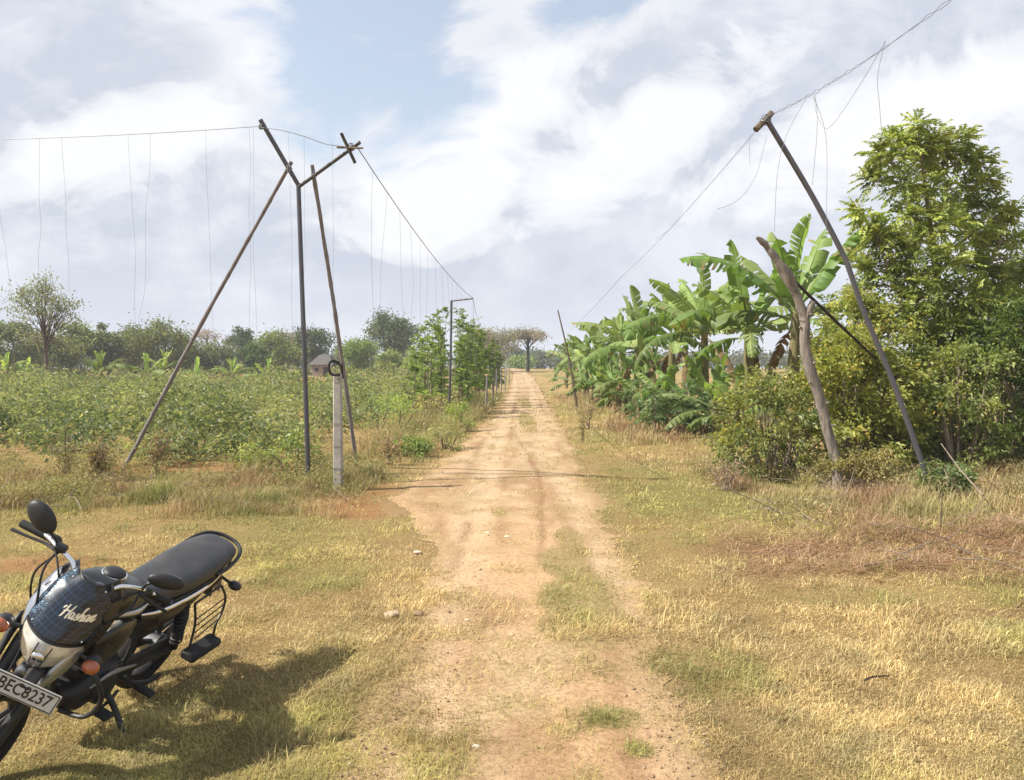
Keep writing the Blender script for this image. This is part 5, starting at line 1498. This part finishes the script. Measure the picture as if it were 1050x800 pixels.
visor = B('visor', 'visor', bike, True, 60, surf(-.78, .80, .475, .985, 20, 18, .008, .006))
# lettering on the visor
def text_mesh(s, size, shear=0.):
    c = bpy.data.curves.new('lettering_curve', 'FONT'); c.body = s; c.size = size; c.shear = shear; c.align_x = 'CENTER'; c.align_y = 'CENTER'; c.resolution_u = 3; c.offset = size * .012
    o = bpy.data.objects.new('lettering_tmp', c); COL.objects.link(o)
    dg = bpy.context.evaluated_depsgraph_get(); dg.update()
    me = o.evaluated_get(dg).to_mesh()
    V = np.array([v.co[:] for v in me.vertices]); F_ = [tuple(p.vertices) for p in me.polygons]
    o.evaluated_get(dg).to_mesh_clear(); bpy.data.objects.remove(o); bpy.data.curves.remove(c)
    return V, F_
def brush(strokes, w=.010):
    """calligraphic strokes -> flat ribbon outline in 2D"""
    V, F_ = [], []; k = 0
    for s_ in strokes:
        P = smooth_path([(a, b, 0) for a, b in s_], max(10, len(s_) * 6)); T = norm(np.gradient(P, axis=0))
        nrm = np.stack([-T[:, 1], T[:, 0], T[:, 0] * 0], 1)
        wd = w * (.42 + .75 * np.abs(T @ np.array([.5, -.86, 0]))) * np.sin(np.linspace(.25, math.pi - .25, len(P))) ** .4
        for i in range(len(P)): V += [P[i] + nrm[i] * wd[i] * .5, P[i] - nrm[i] * wd[i] * .5]
        F_ += [(k + 2 * i, k + 2 * i + 1, k + 2 * i + 3, k + 2 * i + 2) for i in range(len(P) - 1)]; k += 2 * len(P)
    return np.array(V), F_
HASH = [[(-.10, .55), (0, .75), (.12, .78)], [(.30, 1.0), (.20, .5), (.06, 0.0), (-.04, -.05)], [(.78, 1.05), (.62, .5), (.52, .02), (.62, -.02)], [(.02, .40), (.35, .52), (.75, .52)],   # H
        [(1.02, .46), (.86, .50), (.76, .25), (.84, .02), (1.0, .20), (1.06, .46), (1.0, .12), (1.08, 0), (1.2, .18)],                                                          # a
        [(1.2, .18), (1.38, .50), (1.32, .42), (1.42, .14), (1.32, .0), (1.2, .06)],                                                                                            # s
        [(1.42, .08), (1.72, .85), (1.76, 1.0), (1.68, .9), (1.54, .0)], [(1.56, .2), (1.72, .46), (1.80, .4), (1.76, .08), (1.84, 0), (1.94, .16)],                              # h
        [(2.22, .46), (2.06, .50), (1.96, .25), (2.04, .02), (2.2, .20), (2.26, .46), (2.2, .12), (2.28, 0), (2.38, .16)],                                                       # a
        [(2.42, .48), (2.36, .0)], [(2.38, .2), (2.54, .48), (2.62, .40), (2.56, .06), (2.66, .0), (2.80, .2)]]                                                                  # n
tv, tf = brush([[(a, b) for a, b in s_] for s_ in HASH], .17)
tv = (tv - np.array([1.35, .4, 0])) * .050
tilt = .05
pts = []
for a, b, _ in tv:            # surface text: its x runs from the bike's right (viewer's left) to its left
    y_ = a * .98 + .040; z_ = .928 + b + a * tilt
    v_ = np.interp(z_, CZ[:, 1], np.arange(7) / 6.)
    pts.append(S(y_ / np.interp(v_ * 6, range(7), CZ[:, 2]), v_, .0095))
pts = np.array(pts)
B('lettering', 'letter', visor, True, 60, (np.vstack([pts]), tf))

# number plate below the lamp
pc = np.array([1.30, .040, .655]); pr = rotm('Y', R(-14))
plate = B('number_plate', 'white', bike, True, 30, box(pc, (.006, .285, .088), .002, pr))
def on_plate(V2, dx): return (np.stack([np.full(len(V2), dx), V2[:, 0], V2[:, 1]], 1)) @ pr.T + pc
tv, tf = text_mesh('BEC8237', .080); tv[:, 0] *= .93 * .245 / (tv[:, 0].max() - tv[:, 0].min()); tv[:, 1] *= .052 / (tv[:, 1].max() - tv[:, 1].min())
B('lettering', 'ink', plate, True, 30, (on_plate(tv, .0052), tf))
bw = []
for c2, s2 in (((0, .038), (.275, .004)), ((0, -.038), (.275, .004)), ((.1365, 0), (.004, .072)), ((-.1365, 0), (.004, .072))):
    q = np.array([(c2[0] + a * s2[0] / 2, c2[1] + b * s2[1] / 2) for a, b in ((-1, -1), (1, -1), (1, 1), (-1, 1))]); bw.append((on_plate(q, .0048), [(0, 1, 2, 3)]))
B('plate_border', 'ink', plate, True, 30, *bw)
B('plate_bracket', 'plastic', plate, True, 30, box(pc + np.array([-.02, 0, 0]), (.03, .2, .05), .006, pr), box((1.225, .03, .665), (.15, .06, .04), .01))
# under-plate horn / lower yoke
B('horn', 'alloy', bike, True, 30, lathe_y((1.09, -.03, .585), [(.0, -.03), (.038, -.02), (.042, 0), (.038, .018), (0, .02)], 18, False))

# handlebar with grips, levers, switches
hb = [(.775, .345, 1.000), (.805, .27, 1.02), (.85, .20, 1.04), (.90, .12, 1.035), (.925, .07, .985), (.93, 0, .965)]
hbar = B('handlebar', 'chrome', bike, True, 40, tube(smooth_path(hb + wide(hb[:-1])[::-1], 44), .0115, 10))
for s in (1, -1):
    fl = (lambda p: p) if s > 0 else wide
    B('grip', 'rubber', hbar, True, 40, tube(np.array(fl([(.770, .355, .998), (.772, .35, .999), (.808, .245, 1.018)])), [.018, .020, .019], 12))
    B('switch_box', 'plastic', hbar, True, 40, ellipsoid(fl([(.822, .232, 1.028)])[0], (.028, .034, .026), 12, 8), box(fl([(.835, .225, 1.02)])[0], (.05, .045, .035), .012))
    B('lever', 'plastic' if s > 0 else 'plastic', hbar, True, 40, tube(smooth_path(fl([(.862, .20, 1.03), (.868, .25, 1.018), (.848, .31, .998), (.828, .362, .982)]), 12), [.009, .008, .007, .009], 8))
    if s > 0: B('grip_end', 'blueknob', hbar, True, 40, ellipsoid((.768, .360, .996), (.016, .012, .018), 10, 6))
    else: B('fluid_box', 'plastic', hbar, True, 40, box((.865, -.205, 1.055), (.05, .06, .035), .01))
    B('cable', 'rubber', hbar, True, 40, tube(smooth_path(fl([(.86, .205, 1.03), (.93, .16, 1.01), (.99, .09, .93), (.985, .04, .82)]), 14), .005, 6))
# mirrors
for s in (1, -1):
    fl = (lambda p: p) if s > 0 else flip
    mc = np.array([.868, .285, 1.145]) if s > 0 else np.array([.868, -.345, 1.15])
    mr = B('mirror', 'plastic', bike, True, 60, ellipsoid(mc, (.028, .088, .040 if s > 0 else .056), 20, 12, rotm('Z', s * R(10)) @ rotm('X', s * R(10 if s > 0 else 26))))
    B('mirror_glass', 'chrome', mr, True, 60, ellipsoid(mc + np.array([-.018, 0, 0]), (.012, .079, .033 if s > 0 else .047), 18, 8, rotm('Z', s * R(10)) @ rotm('X', s * R(10 if s > 0 else 26))))
    B('mirror_stalk', 'plastic', mr, True, 40, tube(smooth_path([(.845, .21 * s, 1.035), (.865, (.212 if s > 0 else .24) * s, 1.08), (.875, (.225 if s > 0 else .275) * s, 1.105), (.870, (.255 if s > 0 else .315) * s, 1.13)], 12), .0075, 8))
# cables, hoses, bolts
for p in ([(.86, -.21, 1.03), (.98, -.20, .98), (1.05, -.13, .84), (1.10, -.08, .62), (1.22, -.07, .36)], [(.86, .21, 1.03), (.97, .21, 1.0), (1.0, .14, .86), (.90, .10, .66), (.76, .12, .42)], [(.86, -.2, 1.03), (.95, -.23, .93), (.90, -.15, .74), (.62, -.08, .60)]):
    B('control_cable', 'rubber', bike, True, 40, tube(smooth_path(p, 26), .0055, 6))
for a, b in ((-.62, .50), (.64, .50), (-.60, .93), (.62, .93)):
    B('screw', 'chrome', visor, True, 40, ellipsoid(S(a, b, .0095), (.006, .006, .006), 8, 5))
# instrument pod
B('seat_seam', 'plastic', bike, True, 40, tube(np.array([(.90, -.02, .93), (.90, .02, .93)]), .004, 5)) if False else None
pod = B('instrument_pod', 'plastic', bike, True, 40, ellipsoid((.955, 0, .985), (.06, .10, .04), 20, 10))
for s in (1, -1): B('dial', 'paint', pod, True, 40, ellipsoid((.930, .05 * s, 1.012), (.038, .042, .014), 18, 6, rotm('Y', R(-22))))
# front indicators
for s in (1, -1):
    i_ = B('front_indicator', 'orange', bike, True, 50, ellipsoid((1.125, .212 * s, .76), (.036, .040, .028), 16, 10))
    B('indicator_body', 'plastic', i_, True, 50, ellipsoid((1.09, .208 * s, .76), (.05, .038, .032), 14, 8), tube([(1.06, .09 * s, .76), (1.09, .19 * s, .76)], .010, 8))

# tank, seat, side panels, tail
tank = B('fuel_tank', 'paint', bike, False, 60, loft_s([(.42, 0, .79, .085, .055, 2.4), (.50, 0, .815, .115, .08, 2.5), (.60, 0, .84, .142, .098, 2.6), (.72, 0, .86, .155, .108, 2.6), (.82, 0, .86, .150, .102, 2.6), (.90, 0, .845, .115, .085, 2.4), (.94, 0, .83, .06, .05, 2.2)], 26, 36))
capo = B('fuel_cap', 'plastic', tank, False, 40, ellipsoid((.70, 0, .972), (.055, .055, .022), 20, 8))
B('cap_ring', 'chrome', capo, False, 40, tube(np.array([(.70 + .058 * math.cos(a), .058 * math.sin(a), .965) for a in np.linspace(0, 6.283, 25)]), .006, 6, False))
for s in (1, -1):
    B('tank_trim', 'alloy', tank, False, 40, tube(smooth_path([(.50, .128 * s, .79), (.62, .152 * s, .80), (.74, .160 * s, .83), (.86, .142 * s, .85)], 14), [.004, .016, .012, .004], 8))
for s in (1, -1):
    B('tank_shroud', 'paint', bike, False, 50, mirror(loft_s([(.60, -.15, .70, .012, .05, 2.2), (.72, -.172, .70, .022, .085, 2.2), (.85, -.185, .705, .024, .10, 2.2), (.95, -.18, .72, .014, .06, 2.2)], 14, 20)) if s > 0 else loft_s([(.60, -.15, .70, .012, .05, 2.2), (.72, -.172, .70, .022, .085, 2.2), (.85, -.185, .705, .024, .10, 2.2), (.95, -.18, .72, .014, .06, 2.2)], 14, 20))
seat = B('seat', 'vinyl', bike, False, 60, loft_s([(.53, 0, .80, .06, .035, 2.2), (.47, 0, .79, .095, .055, 2.5), (.38, 0, .775, .118, .062, 2.8), (.22, 0, .770, .140, .065, 2.9), (.05, 0, .785, .154, .067, 2.9), (-.12, 0, .812, .156, .065, 2.8), (-.26, 0, .832, .144, .060, 2.6), (-.36, 0, .848, .118, .050, 2.4), (-.41, 0, .852, .065, .026, 2.2)], 34, 40))
for s in (1, -1):
    fl = (lambda p: p) if s > 0 else flip
    B('seat_piping', 'plastic', seat, False, 40, tube(smooth_path(fl([(.46, .108, .755), (.3, .131, .730), (.1, .149, .737), (-.12, .154, .767), (-.30, .133, .799), (-.39, .075, .83)]), 24), .006, 6))
    B('side_trim', 'chrome', bike, False, 40, tube(smooth_path(fl([(.50, .118, .715), (.34, .137, .692), (.12, .150, .700), (-.10, .152, .728), (-.30, .122, .765)]), 22), [.006, .012, .012, .007], 8))
    sp_ = loft_s([(.46, .08, .66, .03, .035, 2.3), (.36, .095, .63, .045, .07, 2.3), (.18, .105, .63, .045, .075, 2.3), (0, .11, .67, .04, .065, 2.3), (-.15, .10, .71, .03, .045, 2.3), (-.32, .07, .75, .015, .02, 2.2)], 18, 20)
    B('side_panel', 'paint', bike, False, 60, sp_ if s > 0 else mirror(sp_))
B('tail_cowl', 'paint', bike, False, 60, loft_s([(0, 0, .70, .10, .035, 2.5), (-.2, 0, .75, .095, .045, 2.5), (-.36, 0, .785, .075, .04, 2.5), (-.44, 0, .80, .04, .025, 2.2)], 14, 24))
tl = B('tail_light', 'redlens', bike, False, 50, ellipsoid((-.435, 0, .765), (.03, .06, .032), 16, 10))
gr = [(-.12, .158, .785), (-.22, .166, .812), (-.32, .158, .842), (-.395, .125, .868), (-.435, .06, .88), (-.442, 0, .882)]
B('grab_rail', 'plastic', bike, False, 40, tube(smooth_path(gr + flip(gr[:-1])[::-1], 40), .0125, 9))
for s in (1, -1):
    i_ = B('rear_indicator', 'plastic', bike, False, 50, ellipsoid((-.345, .205 * s, .665), (.035, .045, .028), 16, 10), tube([(-.33, .07 * s, .69), (-.34, .18 * s, .668)], .010, 8))
    B('indicator_lens', 'orange', i_, False, 50, ellipsoid((-.362, .206 * s, .665), (.027, .040, .024), 14, 8))
B('rear_fender', 'plastic', bike, False, 50, box((-.33, 0, .62), (.02, .15, .26), .008, rotm('Y', R(24))), box((-.26, .10, .68), (.12, .05, .07), .015))
B('rear_plate', 'white', bike, False, 30, box((-.395, 0, .60), (.005, .2, .13), .002, rotm('Y', R(24))))

# frame, engine, swingarm, shocks, exhaust
fr_ = []
for s in (1, -1):
    fr_ += [tube(smooth_path([(.93, .02 * s, .80), (.70, .06 * s, .74), (.40, .09 * s, .69), (0, .10 * s, .70), (-.30, .08 * s, .76)], 18), .015, 8), tube(smooth_path([(.40, .09 * s, .69), (.40, .09 * s, .50), (.42, .09 * s, .30), (.50, .08 * s, .22)], 12), .016, 8)]
fr_ += [tube(smooth_path([(.94, 0, .76), (.86, 0, .50), (.80, 0, .28)], 10), .019, 9), tube([(.94, 0, .70), (.955, 0, .86)], .03, 10)]
B('frame', 'plastic', bike, False, 40, *fr_)
eng = B('engine', 'engine', bike, False, 40, loft_s([(.42, 0, .34, .07, .06, 3), (.50, 0, .33, .12, .10, 3), (.64, 0, .32, .125, .10, 3), (.74, 0, .31, .12, .085, 3), (.80, 0, .31, .07, .05, 2.5)], 16, 28), box((.69, 0, .50), (.11, .12, .22), .01, rotm('Y', R(-12))))
B('cylinder_fins', 'engine', eng, False, 30, *[box((.67 + .022 * k * .2 + k * .004, 0, .43 + .025 * k), (.155, .175, .007), .002, rotm('Y', R(-12))) for k in range(8)])
cc = lathe_y((.60, .13, .33), [(0, .03), (.055, .03), (.082, .015), (.088, -.02), (.0, -.02)], 26, False)
B('crank_cover', 'engine', eng, False, 40, cc); B('clutch_cover', 'engine', eng, False, 40, mirror(cc))
B('cover_trim', 'alloy', eng, False, 40, tube(smooth_path([(.74, .14, .40), (.62, .150, .432), (.48, .145, .40), (.36, .135, .36)], 12), [.005, .011, .005], 7))
B('carburettor', 'alloy', bike, False, 40, ellipsoid((.52, .01, .53), (.05, .04, .05), 12, 8), tube([(.46, 0, .55), (.36, 0, .58)], .035, 10))
B('battery_box', 'plastic', bike, False, 30, box((.24, 0, .56), (.22, .17, .2), .02))
sw = []
for s in (1, -1): sw.append(tube(np.array([(.42, .085 * s, .33), (.2, .10 * s, .31), (-.04, .115 * s, .29)]), .019, 8))
B('swingarm', 'plastic', bike, False, 40, *sw)
B('chain_case', 'plastic', bike, False, 40, loft_s([(-.11, .082, .30, .015, .035, 3), (-.04, .082, .30, .02, .062, 3), (.2, .082, .31, .02, .055, 3), (.46, .082, .33, .02, .06, 3), (.52, .082, .33, .012, .03, 3)], 14, 18))
for s in (1, -1):
    a = np.array([-.02, .138 * s, .31]); b_ = np.array([.085, .128 * s, .665])
    sh = B('rear_shock', 'plastic', bike, False, 40, tube([a, a + (b_ - a) * .45], .019, 10), tube([a + (b_ - a) * .4, b_], .028, 10))
    tt_ = np.linspace(0, 1, 120); ax_ = norm(b_ - a); u1 = norm(np.cross(ax_, [0, 1., 0])); u2 = np.cross(ax_, u1)
    hx_ = a + (b_ - a) * (.12 + .78 * tt_[:, None]) + .032 * (np.cos(tt_ * 6.283 * 10)[:, None] * u1 + np.sin(tt_ * 6.283 * 10)[:, None] * u2)
    B('spring', 'plastic', sh, False, 40, tube(hx_, .006, 6))
B('exhaust', 'engine', bike, False, 40, tube(smooth_path([(.76, -.03, .46), (.84, -.07, .38), (.80, -.12, .24), (.55, -.145, .20), (.30, -.155, .24)], 22), .021, 10), tube(smooth_path([(.30, -.155, .24), (.22, -.16, .26), (-.05, -.172, .31), (-.30, -.182, .36), (-.36, -.184, .37)], 14), [.024, .045, .05, .048, .03], 14))
B('leg_guard', 'plastic', bike, False, 40, *[tube(smooth_path(p, 20), .0125, 9) for p in ([(.88, .03, .60), (.885, .14, .60), (.87, .235, .545), (.83, .265, .43), (.80, .20, .30), (.79, .06, .255)], flip([(.88, .03, .60), (.885, .14, .60), (.87, .235, .545), (.83, .265, .43), (.80, .20, .30), (.79, .06, .255)]))])
# rider pegs, pedals, passenger foot board with its wire guard
for s in (1, -1):
    pg = B('foot_peg', 'rubber', bike, False, 40, box((.40, .255 * s, .285), (.05, .12, .032), .012))
    B('peg_bar', 'plastic', pg, False, 40, tube([(.40, .07 * s, .28), (.40, .21 * s, .283)], .012, 8))
gpd = B('gear_pedal', 'rubber', bike, False, 40, box((.665, .215, .255), (.075, .10, .028), .012))
B('pedal_arm', 'plastic', gpd, False, 40, tube(smooth_path([(.47, .15, .26), (.56, .165, .235), (.665, .17, .25)], 8), .009, 7))
B('brake_pedal', 'plastic', bike, False, 40, tube(smooth_path([(.45, -.15, .25), (.56, -.175, .22), (.66, -.19, .25)], 8), .009, 7), box((.67, -.21, .26), (.05, .07, .018), .007))
grd = B('passenger_guard', 'plastic', bike, False, 40, tube(smooth_path([(.02, .165, .64), (-.02, .20, .50), (.0, .235, .36), (.0, .25, .335)], 14), .0075, 7), tube(smooth_path([(-.24, .165, .68), (-.29, .20, .60), (-.30, .215, .50), (-.25, .23, .43), (-.25, .25, .345)], 16), .0075, 7),
        *[tube([(-.005 - .012 * k, .20 + .008 * k, .545 - .045 * k), (-.295, .205 + .006 * k, .60 - .045 * k)], .0042, 6) for k in range(4)], tube([(.02, .165, .64), (-.24, .165, .68)], .0075, 7))
B('foot_board', 'rubber', grd, False, 40, box((-.13, .25, .325), (.31, .10, .055), .014))
# stands
sst_ = B('side_stand', 'plastic', bike, False, 40, tube(smooth_path([(.50, .115, .27), (.505, .19, .20), (.52, .33, .02)], 10), [.015, .014, .013], 9))
CL, SL = math.cos(BLEAN), math.sin(BLEAN)
ge = (.52, .36 * 1., None)
# foot of the stand in bike coordinates lies on the ground plane: z = y*tan(lean)
yf = .335; zf = yf * math.tan(BLEAN)
sst_.data.clear_geometry() if hasattr(sst_.data, 'clear_geometry') else None
bpy.data.objects.remove(sst_)
sst_ = B('side_stand', 'plastic', bike, False, 40, tube(smooth_path([(.56, .11, .30), (.565, .20, .25), (.60, yf, zf + .012)], 12), [.018, .016, .015], 9))
B('stand_foot', 'plastic', sst_, False, 40, box((.605, yf + .012, zf + .006), (.075, .05, .012), .004, rotm('X', BLEAN)))
B('centre_stand', 'plastic', bike, False, 40, tube(smooth_path([(.36, .13, .24), (.2, .16, .19), (.10, .17, .20)], 8), .014, 8), tube(smooth_path([(.36, -.13, .24), (.2, -.16, .19), (.10, -.17, .20)], 8), .014, 8), tube([(.30, -.14, .22), (.30, .14, .22)], .013, 8))
# ------------------------------------------------------------------ air
hm = bpy.data.materials.new('haze_air'); hm.use_nodes = True
nt = hm.node_tree; nt.nodes.remove(nt.nodes['Principled BSDF'])
pv = nt.nodes.new('ShaderNodeVolumePrincipled'); pv.inputs['Color'].default_value = (.86, .9, .97, 1); pv.inputs['Density'].default_value = .0007
nt.links.new(pv.outputs[0], nt.nodes['Material Output'].inputs['Volume'])
ob = MB().add(*box((0, 500, 6.9), (6100, 7100, 16.4), 0)).build('haze', hm, None, False)
tag(ob, 'thin pale haze in the air over the fields', None, None, 'stuff')
